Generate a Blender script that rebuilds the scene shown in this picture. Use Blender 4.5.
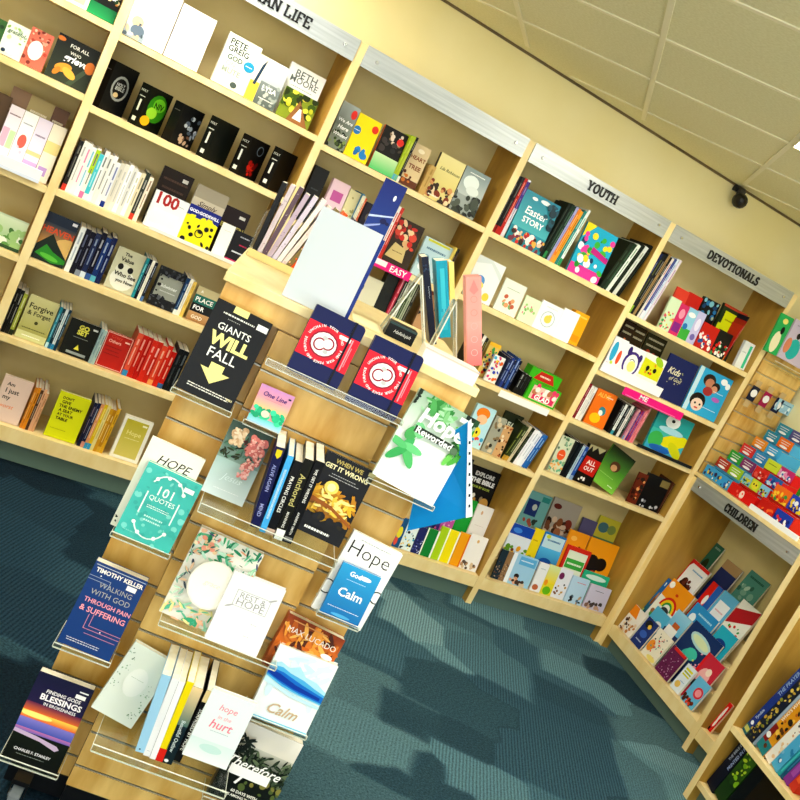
import bpy, math, random
from mathutils import Matrix, Vector
R3 = math.radians
for o in list(bpy.data.objects): bpy.data.objects.remove(o)
scene = bpy.context.scene
COL = scene.collection

# ---------------------------------------------------------------- camera
CAM = Vector((-1.01306, -3.98611, 1.70861)); FPX = 926.25
YAW, PITCH, ROLL = -0.444696, -0.179941, 0.465817
RC = Matrix.Rotation(YAW, 3, 'Z') @ Matrix.Rotation(PITCH + math.pi/2, 3, 'X') @ Matrix.Rotation(ROLL, 3, 'Z')
cam_d = bpy.data.cameras.new('camera'); cam_d.sensor_width = 36; cam_d.sensor_fit = 'HORIZONTAL'
cam_d.lens = FPX*36/800; cam_d.clip_start = .05; cam_d.clip_end = 60
cam = bpy.data.objects.new('camera', cam_d); COL.objects.link(cam)
cam.matrix_world = Matrix.Translation(CAM) @ RC.to_4x4()
scene.camera = cam

# ---------------------------------------------------------------- world, exposure
w = bpy.data.worlds.new('world'); scene.world = w; w.use_nodes = True
w.node_tree.nodes['Background'].inputs[0].default_value = (.9, .95, 1, 1)
w.node_tree.nodes['Background'].inputs[1].default_value = .3
vs = scene.view_settings
vs.view_transform = 'Standard'; vs.look = 'None'; vs.gamma = 1; vs.use_curve_mapping = False
vs.exposure = 0.32
LAMP = 23.0          # ceiling panel emission
FILL = 3.1            # brightness of the added fill panels behind the viewer

# ---------------------------------------------------------------- materials
def lin(h):
    h = h.lstrip('#')
    if len(h) == 3: h = ''.join(c*2 for c in h)
    r = [int(h[i:i+2], 16)/255 for i in (0, 2, 4)]
    return tuple((c/12.92 if c <= .04045 else ((c+.055)/1.055)**2.4) for c in r)
def mat(name):
    m = bpy.data.materials.new(name); m.use_nodes = True
    return m, m.node_tree, m.node_tree.nodes['Principled BSDF']
def N(nt, t, **kw):
    n = nt.nodes.new(t)
    for k, v in kw.items():
        if k in n.inputs: n.inputs[k].default_value = v
        else: setattr(n, k, v)
    return n
def plain(name, c, rough=.5, metal=0, spec=.5):
    m, nt, b = mat(name)
    b.inputs['Base Color'].default_value = (*lin(c), 1); b.inputs['Roughness'].default_value = rough
    b.inputs['Metallic'].default_value = metal; b.inputs['Specular IOR Level'].default_value = spec
    return m
def noisy(name, c1, c2, scale, rough=.6, stretch=(1, 1, 1), bump=0, detail=4, lo=.35, hi=.65):
    m, nt, b = mat(name)
    tc = N(nt, 'ShaderNodeTexCoord'); mp = N(nt, 'ShaderNodeMapping'); mp.inputs['Scale'].default_value = stretch
    ns = N(nt, 'ShaderNodeTexNoise', Scale=scale, Detail=detail)
    rp = N(nt, 'ShaderNodeValToRGB'); rp.color_ramp.elements[0].position = lo; rp.color_ramp.elements[1].position = hi
    rp.color_ramp.elements[0].color = (*lin(c1), 1); rp.color_ramp.elements[1].color = (*lin(c2), 1)
    nt.links.new(tc.outputs['Object'], mp.inputs[0]); nt.links.new(mp.outputs[0], ns.inputs['Vector'])
    nt.links.new(ns.outputs[0], rp.inputs[0]); nt.links.new(rp.outputs[0], b.inputs['Base Color'])
    b.inputs['Roughness'].default_value = rough
    if bump:
        bp = N(nt, 'ShaderNodeBump', Strength=bump, Distance=.002)
        nt.links.new(ns.outputs[0], bp.inputs['Height']); nt.links.new(bp.outputs[0], b.inputs['Normal'])
    return m
WOOD = noisy('maple_wood', 'e2c480', 'efd8a0', 5, .5, (3, 3, .5))
WOODP = noisy('maple_panel', 'a87e2c', 'c4983e', 4, .5, (3, 3, .6))
WOODE = noisy('maple_edging', 'ecd08c', 'f6e0a6', 6, .45, (2, 2, 1))
SLAT = noisy('slatwall_maple', 'bd8829', 'eac678', 5, .4, (3, 3, .8), lo=.3, hi=.7)
BACK = noisy('back_board', 'd0bf82', 'dccd96', 3, .7)
WALL = noisy('cream_wall_paint', 'efe3a8', 'f4eab8', 2, .85)
METAL = noisy('brushed_metal', 'acb2b3', 'c0c5c6', 3, .42, (1, 8, 30))
METAL.node_tree.nodes['Principled BSDF'].inputs['Metallic'].default_value = .55
KICK = plain('kickboard_grey', '5a736a', .6)
GROOVE = plain('groove_aluminium', 'b8b8a8', .35, .6)
BLACK = plain('black_plastic', '0c0d10', .35)
CHROME = plain('chrome', 'd8d8d8', .2, 1)
PAPER = noisy('page_edges', 'efe6cc', 'f8f2e0', 60, .8, (1, 1, 1))
WHITEP = plain('white_card', 'f4f4f2', .5)
def print_mat(name, rough):
    m, nt, b = mat(name)
    a = N(nt, 'ShaderNodeVertexColor', layer_name='Col')
    g_ = N(nt, 'ShaderNodeGamma', Gamma=1.18); nt.links.new(a.outputs[0], g_.inputs[0]); nt.links.new(g_.outputs[0], b.inputs['Base Color']); b.inputs['Roughness'].default_value = rough
    b.inputs['Specular IOR Level'].default_value = .18
    return m
PRINT = print_mat('printed_cover', .38); MATT = print_mat('printed_matt', .65)
def acrylic():
    m = bpy.data.materials.new('clear_acrylic'); m.use_nodes = True; nt = m.node_tree; nt.nodes.clear(); lw = N(nt, 'ShaderNodeLayerWeight', Blend=.5); f = N(nt, 'ShaderNodeMapRange'); nt.links.new(lw.outputs['Facing'], f.inputs['Value']); f.inputs['From Min'].default_value = .3; f.inputs['From Max'].default_value = 1.0; f.inputs['To Min'].default_value = .05; f.inputs['To Max'].default_value = .3
    o = N(nt, 'ShaderNodeOutputMaterial'); mx = N(nt, 'ShaderNodeMixShader')
    t = N(nt, 'ShaderNodeBsdfTransparent', Color=(.95, .97, .95, 1)); g = N(nt, 'ShaderNodeBsdfGlossy', Roughness=.14)
    nt.links.new(f.outputs[0], mx.inputs[0]); nt.links.new(t.outputs[0], mx.inputs[1]); nt.links.new(g.outputs[0], mx.inputs[2])
    nt.links.new(mx.outputs[0], o.inputs[0]); return m
ACR = acrylic()
def acrylic_edge():
    m, nt, b = mat('acrylic_edge')
    b.inputs['Base Color'].default_value = (.75, .78, .68, 1); b.inputs['Roughness'].default_value = .2
    return m
ACRE = acrylic_edge()
def carpet():
    m, nt, b = mat('carpet_tiles')
    L = nt.links.new
    tc = N(nt, 'ShaderNodeTexCoord'); mp = N(nt, 'ShaderNodeMapping'); mp.inputs['Rotation'].default_value = (0, 0, R3(26)); L(tc.outputs['Object'], mp.inputs[0])
    wn = N(nt, 'ShaderNodeTexNoise', Scale=3.0, Detail=2); L(mp.outputs[0], wn.inputs['Vector'])
    wm = N(nt, 'ShaderNodeMix'); wm.data_type = 'VECTOR'; wm.inputs[0].default_value = .06; L(mp.outputs[0], wm.inputs[4]); L(wn.outputs['Color'], wm.inputs[5])
    mp2 = N(nt, 'ShaderNodeMapping'); mp2.inputs['Scale'].default_value = (2.1, 3.0, 1); L(wm.outputs[1], mp2.inputs[0])
    v = N(nt, 'ShaderNodeTexVoronoi', Scale=1.0); v.distance = 'CHEBYCHEV'; v.feature = 'SMOOTH_F1'; v.inputs['Smoothness'].default_value = .12; v.inputs['Randomness'].default_value = .8; L(mp2.outputs[0], v.inputs['Vector'])
    sp = N(nt, 'ShaderNodeSeparateColor'); L(v.outputs['Color'], sp.inputs[0])
    # uneven light painted into the carpet colour: deep blue at left, lighter teal rightward
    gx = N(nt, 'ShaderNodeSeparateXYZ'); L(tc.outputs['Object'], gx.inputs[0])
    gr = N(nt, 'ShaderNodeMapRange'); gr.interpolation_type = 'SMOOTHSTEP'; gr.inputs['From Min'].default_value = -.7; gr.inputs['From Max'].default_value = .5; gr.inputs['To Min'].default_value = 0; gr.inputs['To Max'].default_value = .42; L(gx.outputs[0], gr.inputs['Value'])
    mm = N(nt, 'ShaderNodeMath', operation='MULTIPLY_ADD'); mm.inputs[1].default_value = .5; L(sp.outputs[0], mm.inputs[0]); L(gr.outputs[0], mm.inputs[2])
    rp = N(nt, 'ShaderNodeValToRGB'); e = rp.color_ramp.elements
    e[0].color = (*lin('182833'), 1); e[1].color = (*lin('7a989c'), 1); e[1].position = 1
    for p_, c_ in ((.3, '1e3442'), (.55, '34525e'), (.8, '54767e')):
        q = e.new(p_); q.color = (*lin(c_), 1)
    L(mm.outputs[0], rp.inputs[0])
    wv = N(nt, 'ShaderNodeTexWave', Scale=22.0, Distortion=1.2); wv.bands_direction = 'X'; L(mp.outputs[0], wv.inputs['Vector'])
    gt = N(nt, 'ShaderNodeMapRange'); gt.inputs['From Min'].default_value = .45; gt.inputs['From Max'].default_value = .6; gt.inputs['To Max'].default_value = .5; L(sp.outputs[1], gt.inputs['Value'])
    rb = N(nt, 'ShaderNodeMath', operation='MULTIPLY'); L(gt.outputs[0], rb.inputs[0]); L(wv.outputs['Fac'], rb.inputs[1])
    n1 = N(nt, 'ShaderNodeTexNoise', Scale=120.0, Detail=3, Roughness=.8); L(tc.outputs['Object'], n1.inputs['Vector'])
    a2 = N(nt, 'ShaderNodeMath', operation='MULTIPLY_ADD'); a2.inputs[1].default_value = 1.7; L(n1.outputs[0], a2.inputs[0]); L(rb.outputs[0], a2.inputs[2])
    r2 = N(nt, 'ShaderNodeMapRange'); r2.inputs['From Min'].default_value = .4; r2.inputs['From Max'].default_value = 1.7
    r2.inputs['To Min'].default_value = .1; r2.inputs['To Max'].default_value = 1.95; L(a2.outputs[0], r2.inputs['Value'])
    mu = N(nt, 'ShaderNodeVectorMath', operation='SCALE'); L(rp.outputs[0], mu.inputs[0]); L(r2.outputs[0], mu.inputs['Scale'])
    L(mu.outputs[0], b.inputs['Base Color']); b.inputs['Roughness'].default_value = .95; b.inputs['Specular IOR Level'].default_value = .05
    bp = N(nt, 'ShaderNodeBump', Strength=.5, Distance=.004); L(a2.outputs[0], bp.inputs['Height']); L(bp.outputs[0], b.inputs['Normal'])
    return m
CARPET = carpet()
CEIL = noisy('mineral_ceiling_tile', 'e4dfb8', 'eeeac8', 90, .9, bump=.15, detail=2)
CGRID = plain('ceiling_grid_white', 'f4eed2', .5)
def emis(name, c, s):
    m = bpy.data.materials.new(name); m.use_nodes = True; nt = m.node_tree; nt.nodes.clear()
    o = N(nt, 'ShaderNodeOutputMaterial'); e = N(nt, 'ShaderNodeEmission', Color=(*c, 1), Strength=s); nt.links.new(e.outputs[0], o.inputs[0]); return m
LIGHT = emis('light_diffuser', (1, .97, .88), LAMP)

# ---------------------------------------------------------------- mesh helpers
class M:
    """collects faces with colours and material slots, then links them as ONE mesh object"""
    def __init__(s): s.v = []; s.f = []; s.c = []; s.m = []; s.mats = []
    def slot(s, m):
        if m not in s.mats: s.mats.append(m)
        return s.mats.index(m)
    def face(s, pts, col=(1, 1, 1), m=None, cols=None):
        i = len(s.v); s.v += [tuple(p) for p in pts]; s.f.append(tuple(range(i, i+len(pts))))
        s.c.append(cols if cols else [col]*len(pts)); s.m.append(s.slot(m) if m else 0)
    def box(s, a, b, col=(1, 1, 1), m=None, T=None):
        x0, y0, z0 = a; x1, y1, z1 = b
        P = [(x0,y0,z0),(x1,y0,z0),(x1,y1,z0),(x0,y1,z0),(x0,y0,z1),(x1,y0,z1),(x1,y1,z1),(x0,y1,z1)]
        if T: P = [T @ Vector(p) for p in P]
        i = len(s.v); s.v += [tuple(p) for p in P]; k = s.slot(m) if m else 0
        for q in ((0,3,2,1),(4,5,6,7),(0,1,5,4),(1,2,6,5),(2,3,7,6),(3,0,4,7)):
            s.f.append(tuple(i+j for j in q)); s.c.append([col]*4); s.m.append(k)
    def cyl(s, p0, p1, r0, r1=None, n=16, col=(1, 1, 1), m=None, caps=True):
        p0 = Vector(p0); p1 = Vector(p1); r1 = r0 if r1 is None else r1
        z = (p1-p0).normalized(); x = z.orthogonal().normalized(); y = z.cross(x); i = len(s.v); k = s.slot(m) if m else 0
        for p, r in ((p0, r0), (p1, r1)):
            for j in range(n):
                a = 2*math.pi*j/n; s.v.append(tuple(p + x*(r*math.cos(a)) + y*(r*math.sin(a))))
        for j in range(n):
            s.f.append((i+j, i+(j+1) % n, i+n+(j+1) % n, i+n+j)); s.c.append([col]*4); s.m.append(k)
        if caps:
            s.f.append(tuple(i+j for j in range(n))[::-1]); s.c.append([col]*n); s.m.append(k)
            s.f.append(tuple(i+n+j for j in range(n))); s.c.append([col]*n); s.m.append(k)
    def build(s, name, m=None, parent=None, mw=None, bevel=0):
        if not s.v: return None
        me = bpy.data.meshes.new(name); me.from_pydata(s.v, [], s.f)
        for mm in (s.mats or [m]): me.materials.append(mm)
        for p, k in zip(me.polygons, s.m): p.material_index = k
        ca = me.color_attributes.new('Col', 'FLOAT_COLOR', 'CORNER')
        flat = []
        for cs in s.c:
            for c in cs: flat += (c[0], c[1], c[2], 1)
        ca.data.foreach_set('color', flat); me.update()
        o = bpy.data.objects.new(name, me); COL.objects.link(o)
        if mw is not None: o.matrix_world = mw
        if parent: o.parent = parent
        if bevel:
            b = o.modifiers.new('bevel', 'BEVEL'); b.width = bevel; b.segments = 2; b.limit_method = 'ANGLE'
        return o
def thing(name, label, cat, mw=None, group=None):
    o = bpy.data.objects.new(name, None); COL.objects.link(o); o.empty_display_size = .05
    if mw is not None: o.matrix_world = mw
    o['label'] = label; o['category'] = cat
    if group: o['group'] = group
    return o
def tag(o, label, cat, group=None):
    o['label'] = label; o['category'] = cat
    if group: o['group'] = group
    return o
def structure(o): o['kind'] = 'structure'; return o

# ---------------------------------------------------------------- frames: a vertical front plane (x right, y into the furniture, z up)
class Frame:
    def __init__(s, o, ang):      # ang: heading of +x in degrees
        s.o = Vector(o); a = R3(ang); s.x = Vector((math.cos(a), math.sin(a), 0)); s.y = Vector((-math.sin(a), math.cos(a), 0))
        s.M = Matrix(((s.x.x, s.y.x, 0, s.o.x), (s.x.y, s.y.y, 0, s.o.y), (0, 0, 1, s.o.z), (0, 0, 0, 1))); s.Mi = s.M.inverted()
    def hit(s, u, v, y=0):        # where the line of sight meets the plane local y
        d = RC @ Vector(((u-400)/FPX, -(v-400)/FPX, -1)); q = s.Mi @ CAM; d = s.Mi.to_3x3() @ d
        t = (y-q.y)/d.y; return q + d*t
    def hitz(s, u, v, z):
        d = RC @ Vector(((u-400)/FPX, -(v-400)/FPX, -1)); q = s.Mi @ CAM; d = s.Mi.to_3x3() @ d
        t = (z-q.z)/d.z; return q + d*t
WF = Frame((0, 0, 0), 0)                      # the long back wall of bookcases
KF = Frame((2.745, 0, 0), -94.7)              # the low children's unit along the right wall
UF = Frame((2.35, -1.35, 0), -101)            # the nearer unit at the right edge
SF = Frame((-.446, -2.010, 0), -15)           # the stand

# ---------------------------------------------------------------- text
_tc = {}
def text_mesh(s, bold=0, shear=0):
    k = (s, bold, shear)
    if k in _tc: return _tc[k]
    c = bpy.data.curves.new('t', 'FONT'); c.body = s; c.size = 1; c.offset = bold; c.shear = shear; c.resolution_u = 2; c.fill_mode = 'FRONT'
    o = bpy.data.objects.new('t', c); me = bpy.data.meshes.new_from_object(o)
    vs_ = [v.co.copy() for v in me.vertices]; fs = [tuple(p.vertices) for p in me.polygons]
    bpy.data.objects.remove(o); bpy.data.meshes.remove(me)
    if vs_:
        x0 = min(v.x for v in vs_); x1 = max(v.x for v in vs_); y0 = min(v.y for v in vs_); y1 = max(v.y for v in vs_)
        vs_ = [((v.x-x0), (v.y-y0)) for v in vs_]; r = (vs_, fs, x1-x0, y1-y0)
    else: r = ([], [], 1, 1)
    _tc[k] = r; return r

# ---------------------------------------------------------------- printed artwork on a flat rectangle
class Art:
    """draws on a rectangle w x h; T maps (x right, z up, depth out of the page) to the object's space"""
    def __init__(s, w, h, T, step=.00012): s.w = w; s.h = h; s.T = T; s.k = 1; s.step = step; s.m = M(); s.tm = M()
    def P(s, u, v): return s.T(u*s.w, v*s.h, s.k*s.step)
    def poly(s, pts, col=None, cols=None, text=False):
        cl = lambda a: min(1, max(0, a))
        pts = [(cl(a), cl(b)) for a, b in pts]
        (s.tm if text else s.m).face([s.P(*p) for p in pts], col, cols=cols)
    def ell(s, u, v, ru, rv, col, rot=0, n=16):
        c, q = math.cos(R3(rot)), math.sin(R3(rot)); s.k += 1
        out = []
        for j in range(n):
            a = 2*math.pi*j/n; x = ru*math.cos(a)*s.w; y = rv*math.sin(a)*s.h
            out.append((u+(x*c-y*q)/s.w, v+(x*q+y*c)/s.h))
        s.poly(out, col)
    def text(s, txt, u, v, w, col, bold=.012, rot=0, hmax=9, shear=0, squash=1, stretch=1.35):
        vs_, fs, tw, th = text_mesh(txt, bold, shear)
        if not vs_: return
        sc = w*s.w/tw; sy = min(sc*squash, hmax*s.h/th); sc = min(sc, sy*stretch/squash); s.k += 1
        c, q = math.cos(R3(rot)), math.sin(R3(rot))
        pts = []
        for x, y in vs_:
            x = (x-tw/2)*sc; y = (y-th/2)*sy; pts.append(s.T(u*s.w+x*c-y*q, v*s.h+x*q+y*c, s.k*s.step))
        i = len(s.tm.v); s.tm.v += [tuple(p) for p in pts]
        for f in fs: s.tm.f.append(tuple(i+j for j in f)); s.tm.c.append([col]*len(f)); s.tm.m.append(0)
    def draw(s, ops):
        for op in ops:
            k = op[0]; s.k += 1
            if k == 'r': _, a, b, c, d, col = op; s.poly([(a, b), (c, b), (c, d), (a, d)], lin(col))
            elif k == 'g': _, a, b, c, d, top, bot = op; t, l = lin(top), lin(bot); s.poly([(a, b), (c, b), (c, d), (a, d)], cols=[l, l, t, t])
            elif k == 'e': s.ell(*op[1:5], lin(op[5]), *(op[6:]))
            elif k == 'p': s.poly(op[1], lin(op[2]))
            elif k == 't': s.text(op[1], op[2], op[3], op[4], lin(op[5]), **(op[6] if len(op) > 6 else {}))
            elif k == 'ring':
                _, u, v, r, wd, col = op; col = lin(col); n = 24
                for j in range(n):
                    a, b = 2*math.pi*j/n, 2*math.pi*(j+1)/n; q = lambda t, rr: (u+rr*math.cos(t), v+rr*math.sin(t)*s.w/s.h)
                    s.poly([q(a, r-wd), q(b, r-wd), q(b, r), q(a, r)], col)
            elif k == 'arc':
                _, u, v, r, wd, a0, a1, col = op; col = lin(col); n = 12
                for j in range(n):
                    a, b = R3(a0+(a1-a0)*j/n), R3(a0+(a1-a0)*(j+1)/n); q = lambda t, rr: (u+rr*math.cos(t), v+rr*math.sin(t)*s.w/s.h)
                    s.poly([q(a, r-wd), q(b, r-wd), q(b, r), q(a, r)], col)
            elif k == 'n':   # scattered blobs: seed, colours, count, box, size range
                _, seed, cols, cnt, bx, sz = op; rg = random.Random(seed)
                for _i in range(cnt):
                    a = rg.uniform(bx[0], bx[2]); b = rg.uniform(bx[1], bx[3]); r = rg.uniform(*sz)
                    s.ell(a, b, r, r*rg.uniform(.5, 1.2)*s.w/s.h, lin(rg.choice(cols)), rg.uniform(0, 180), 9)
            elif k == 'lf':   # slender leaves: seed, colours, count, box, size range
                _, seed, cols, cnt, bx, sz = op; rg = random.Random(seed)
                for _i in range(cnt):
                    a = rg.uniform(bx[0], bx[2]); b = rg.uniform(bx[1], bx[3]); r = rg.uniform(*sz)
                    s.ell(a, b, r, r*rg.uniform(.18, .35)*s.w/s.h, lin(rg.choice(cols)), rg.uniform(0, 180), 10)
            elif k == 'bar':  # a line of small print, too small to read
                _, u, v, wd, hh, col = op; rg = random.Random(int(u*97+v*1013)); x = u-wd/2
                while x < u+wd/2:
                    l = rg.uniform(.02, .07)*max(.5, wd*1.4); hq = hh*.36; s.poly([(x, v-hq), (min(x+l, u+wd/2), v-hq), (min(x+l, u+wd/2), v+hq), (x, v+hq)], lin(col)); x += l+.012
            elif k == 'ct':  # text round a circle
                _, txt, u, v, r, a0, da, hh, col = op
                for j, ch in enumerate(txt):
                    a = a0+da*j
                    if ch != ' ': s.text(ch, u+r*math.cos(R3(a)), v+r*math.sin(R3(a))*s.w/s.h, 3, lin(col), rot=a-90, bold=.03, hmax=hh, stretch=1.0)
                    s.k -= 1 if ch != ' ' else 0
                s.k += 1

# ---------------------------------------------------------------- books
def book_parts(root, w, h, t, cover, art=None, spine=None, spine_art=None, hard=False, page=None, step=.00012, rounded=False, top_lip=0):
    """local: x right along the front cover, y into the book (0..t), z up. The spine is at x = 0."""
    c = lin(cover); sc = lin(spine or cover); ct = .0022 if hard else .0006; ins = .004 if hard else .0012
    m = M()
    m.box((0, 0, 0), (w, ct, h), c); m.box((0, t-ct, 0), (w, t, h), c); m.box((0, ct, 0), (ct, t-ct, h), sc)
    o = m.build('cover', PRINT, root, bevel=.0012 if hard else 0)
    p = M(); p.box((ct, ct, ins), (w-ins, t-ct, h-ins)); p.build('pages', PAPER, root)
    if art:
        a = Art(w, h, lambda x, z, d: (x, -d, z), step); a.draw(art)
        a.m.build('cover_picture', PRINT, root); a.tm.build('title', PRINT, root)
    if spine_art:
        a = Art(t, h, lambda x, z, d: (-d, t-x, z), step); a.draw(spine_art)
        a.m.build('spine_print', PRINT, root); a.tm.build('spine_title', PRINT, root)
    return root
def T4(F, x, y, z, yaw=0, lean=0, roll=0):
    return F.M @ Matrix.Translation((x, y, z)) @ Matrix.Rotation(R3(yaw), 4, 'Z') @ Matrix.Rotation(-R3(lean), 4, 'X') @ Matrix.Rotation(R3(roll), 4, 'Y')
WORD = dict(a='first', b='second')
ORD = ['first', 'second', 'third', 'fourth', 'fifth', 'sixth', 'seventh', 'eighth', 'ninth', 'tenth', 'eleventh', 'twelfth', 'thirteenth', 'fourteenth', 'fifteenth', 'sixteenth', 'seventeenth', 'eighteenth', 'nineteenth', 'twentieth']
def colour_name(h):
    r, g, b = [int(h[i:i+2], 16) for i in (0, 2, 4)]; mx, mn = max(r, g, b), min(r, g, b)
    if mx < 50: return 'black'
    if mx-mn < 28: return 'white' if mx > 215 else ('pale grey' if mx > 150 else 'dark grey')
    hue = (60*((g-b)/(mx-mn)) % 360) if mx == r else (120+60*(b-r)/(mx-mn) if mx == g else 240+60*(r-g)/(mx-mn))
    s = (mx-mn)/mx; pre = 'dark ' if mx < 120 else ('pale ' if s < .35 else '')
    for lim, n in ((15, 'red'), (40, 'orange'), (68, 'yellow'), (160, 'green'), (195, 'teal'), (255, 'blue'), (300, 'purple'), (340, 'pink'), (361, 'red')):
        if hue < lim:
            if n == 'orange' and s < .5: n = 'tan'
            if n == 'orange' and mx < 150: n = 'brown'; pre = ''
            return pre+n
class Shelf:
    """books standing on one shelf of a bookcase, read off the front plane of that bookcase"""
    def __init__(s, F, z, where, lo=-9, hi=9): s.F = F; s.z = z; s.where = where; s.group = 'books on ' + where; s.edge = {}; s.lo = lo; s.hi = hi
    def clip(s, row, x0, x1):
        e = s.edge.get(row, s.lo); x0 = max(x0, e+.0008, s.lo); x1 = min(x1, s.hi)
        if x1-x0 < .012: x1 = x0+.012
        s.edge[row] = x1; return x0, x1
    def f(s, ax, ay, bx, by, cover, label, art=None, row=0, t=.02, y=.035, lean=6, spine=None, hard=False, name='book', cat='book', yaw=0, dz=0, sa=None, dh=0, roll=0, free=False):
        F = s.F; z = s.z + dz
        yt = y
        for _ in range(3):
            A = F.hit(ax, ay, yt); B = F.hit(bx, by, yt); h = max(.05, (A.z+B.z)/2 - z + dh)/math.cos(R3(lean)); yt = y + h*math.sin(R3(lean))
        sh = (A.z-z)*math.sin(R3(roll)); x0, x1 = (A.x-sh, B.x-sh) if free else s.clip(row, A.x, B.x)
        wd = (x1-x0)/math.cos(R3(yaw))
        r = thing(name, label, cat, T4(F, x0, y, z+.0005+t*math.sin(R3(lean))+wd*math.sin(R3(max(0, roll))), yaw, lean, roll), s.group)
        book_parts(r, wd, h, t, cover, art, spine, sa, hard)
        return r
    def s_(s, ax, ay, bx, by, specs, place, depth=.135, y=.03, row=0, jit=.006, seed=1, lean=0, name='book', cat='book', hard=False, kind='spine-out book'):
        F = s.F; rg = random.Random(seed); A = F.hit(ax, ay, y); B = F.hit(bx, by, y); n = len(specs)
        sh = (A.z-s.z)*math.tan(R3(lean)); x0, x1 = s.clip(row, A.x-sh, B.x-sh); tw = (x1-x0)/n
        for i, sp in enumerate(specs):
            q = sp.split(); base = q[0]; mk = q[1] if len(q) > 1 and q[1] != '-' else None; t = tw-.0006
            h = max(.08, A.z+(B.z-A.z)*i/max(1, n-1) - s.z + (rg.uniform(-jit, jit) if n > 2 else 0)); x = x0+tw*i
            h = h/math.cos(R3(lean))
            lab = '%s %s, %s from left, %s' % (colour_name(base), kind, ORD[i], place) if n > 1 else '%s %s %s' % (colour_name(base), kind, place)
            r = thing(name, lab, cat, T4(F, x + t, y+rg.uniform(0, .006), s.z+.0005, 90) @ Matrix.Rotation(R3(lean), 4, 'X'), s.group)
            sa = []
            if len(q) > 2 and q[2] != '-': sa.append(('r', 0, 0, 1, .13, q[2]))
            if len(q) > 3 and q[3] != '-': sa.append(('r', 0, .5, 1, .97, q[3]))
            if mk:
                mx = ''.join('%02x' % int(int(mk[j:j+2], 16)*.62+int(base[j:j+2], 16)*.38) for j in (0, 2, 4)); v = rg.uniform(.18, .3); v2 = v+rg.uniform(.3, .42)
                sa.append(('r', .4, v, .62, v2, mx)); sa.append(('r', .36, v2+.06, .68, rg.uniform(.84, .93), mx))
            sa2 = sa
            # spine-out: the spine is the x=0 side, turned to face the room
            c = lin(base); ct = .0006; m = M(); w_ = depth
            m.box((0, 0, 0), (ct, t, h), c); m.box((ct, 0, 0), (w_, ct, h), c); m.box((ct, t-ct, 0), (w_, t, h), c)
            m.build('cover', PRINT, r); p = M(); p.box((ct, ct, .001), (w_-.002, t-ct, h-.0012)); p.build('pages', PAPER, r)
            if sa2:
                a = Art(t, h, lambda x_, z_, d: (-d, t-x_, z_)); a.draw(sa2); a.m.build('spine_print', PRINT, r)
# ================================================================ the room
H = 2.645
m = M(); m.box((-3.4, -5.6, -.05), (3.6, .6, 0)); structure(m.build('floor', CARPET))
m = M(); m.box((-3.4, .302, -.02), (3.4, .42, H+.02)); structure(m.build('wall_back', WALL))
m = M(); m.box((-.8, .376, -.02), (5.9, .5, H+.02)); structure(m.build('wall_right', WALL, mw=KF.M))
m = M(); m.box((-3.4, -5.6, -.02), (-3.28, .42, H+.02)); structure(m.build('wall_left', WALL))
m = M(); m.box((-3.4, -5.7, -.02), (3.4, -5.58, H+.02)); structure(m.build('wall_front', WALL))
m = M(); m.box((-3.45, -5.7, H), (3.6, .45, H+.05)); structure(m.build('ceiling', CEIL))
# suspended grid, turned away from the wall line, with luminaires in some of the openings
CF = Frame((1.035, -.477, H), -33.7); G = .61
g = M()
inside = lambda q: -3.2 < q.x < 3.0-.08*(-q.y) and -5.5 < q.y < .29
lights = [(1, -1), (-3, -2), (-3, -5), (1, -5), (-6, -6), (4, -4), (-1, -8)]
for i in range(-14, 15):
    for a, b in ((0, 1), (1, 0)):
        run = None
        for k in range(-60, 61):
            t = k*.2
            q = CF.M @ Vector((i*G, t, 0) if a == 0 else (t, i*G, 0)); ok = inside(q)
            if ok and run is None: run = t
            if (not ok or k == 60) and run is not None:
                if a == 0: g.box((i*G-.011, run, -.006), (i*G+.011, t-.2, -.0005))
                else: g.box((run, i*G-.011, -.005), (t-.2, i*G+.011, -.0005))
                run = None
structure(g.build('trim_1', CGRID, mw=CF.M)); bpy.data.objects['trim_1']['label'] = 'ceiling grid'
m = M(); m.box((-3.2, .294, H-.012), (3.05, .302, H-.0005)); structure(m.build('trim_2', noisy('shadow_trim', '5c4c2c', '6c5a38', 3)))  # thin dark brown trim where the back wall meets the ceiling
for n_, (i, j) in enumerate(lights):
    q = CF.M @ Vector(((i+.5)*G, (j+.5)*G, 0))
    r = thing('ceiling_light', ['square fluorescent panel in the ceiling at the right edge above the wall', 'square fluorescent panel in the ceiling above the stand', 'square fluorescent panel in the ceiling behind the viewer', 'square fluorescent panel in the ceiling right of the viewer', 'square fluorescent panel in the ceiling far left of the viewer', 'square fluorescent panel in the ceiling by the right wall', 'square fluorescent panel in the ceiling at the front wall'][n_], 'light', CF.M @ Matrix.Translation(((i+.5)*G, (j+.5)*G, 0)), 'fluorescent ceiling panels')
    f = M(); e = G/2-.007
    for a, b in (((-e, -e), (e, -e+.008)), ((-e, e-.008), (e, e)), ((-e, -e+.008), (-e+.008, e-.008)), ((e-.008, -e+.008), (e, e-.008))): f.box((*a, -.012), (*b, -.001))
    f.build('frame', CGRID, r); d = M(); d.box((-e+.009, -e+.009, -.009), (e-.009, e-.009, -.002)); d.build('diffuser', LIGHT, r)

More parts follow.
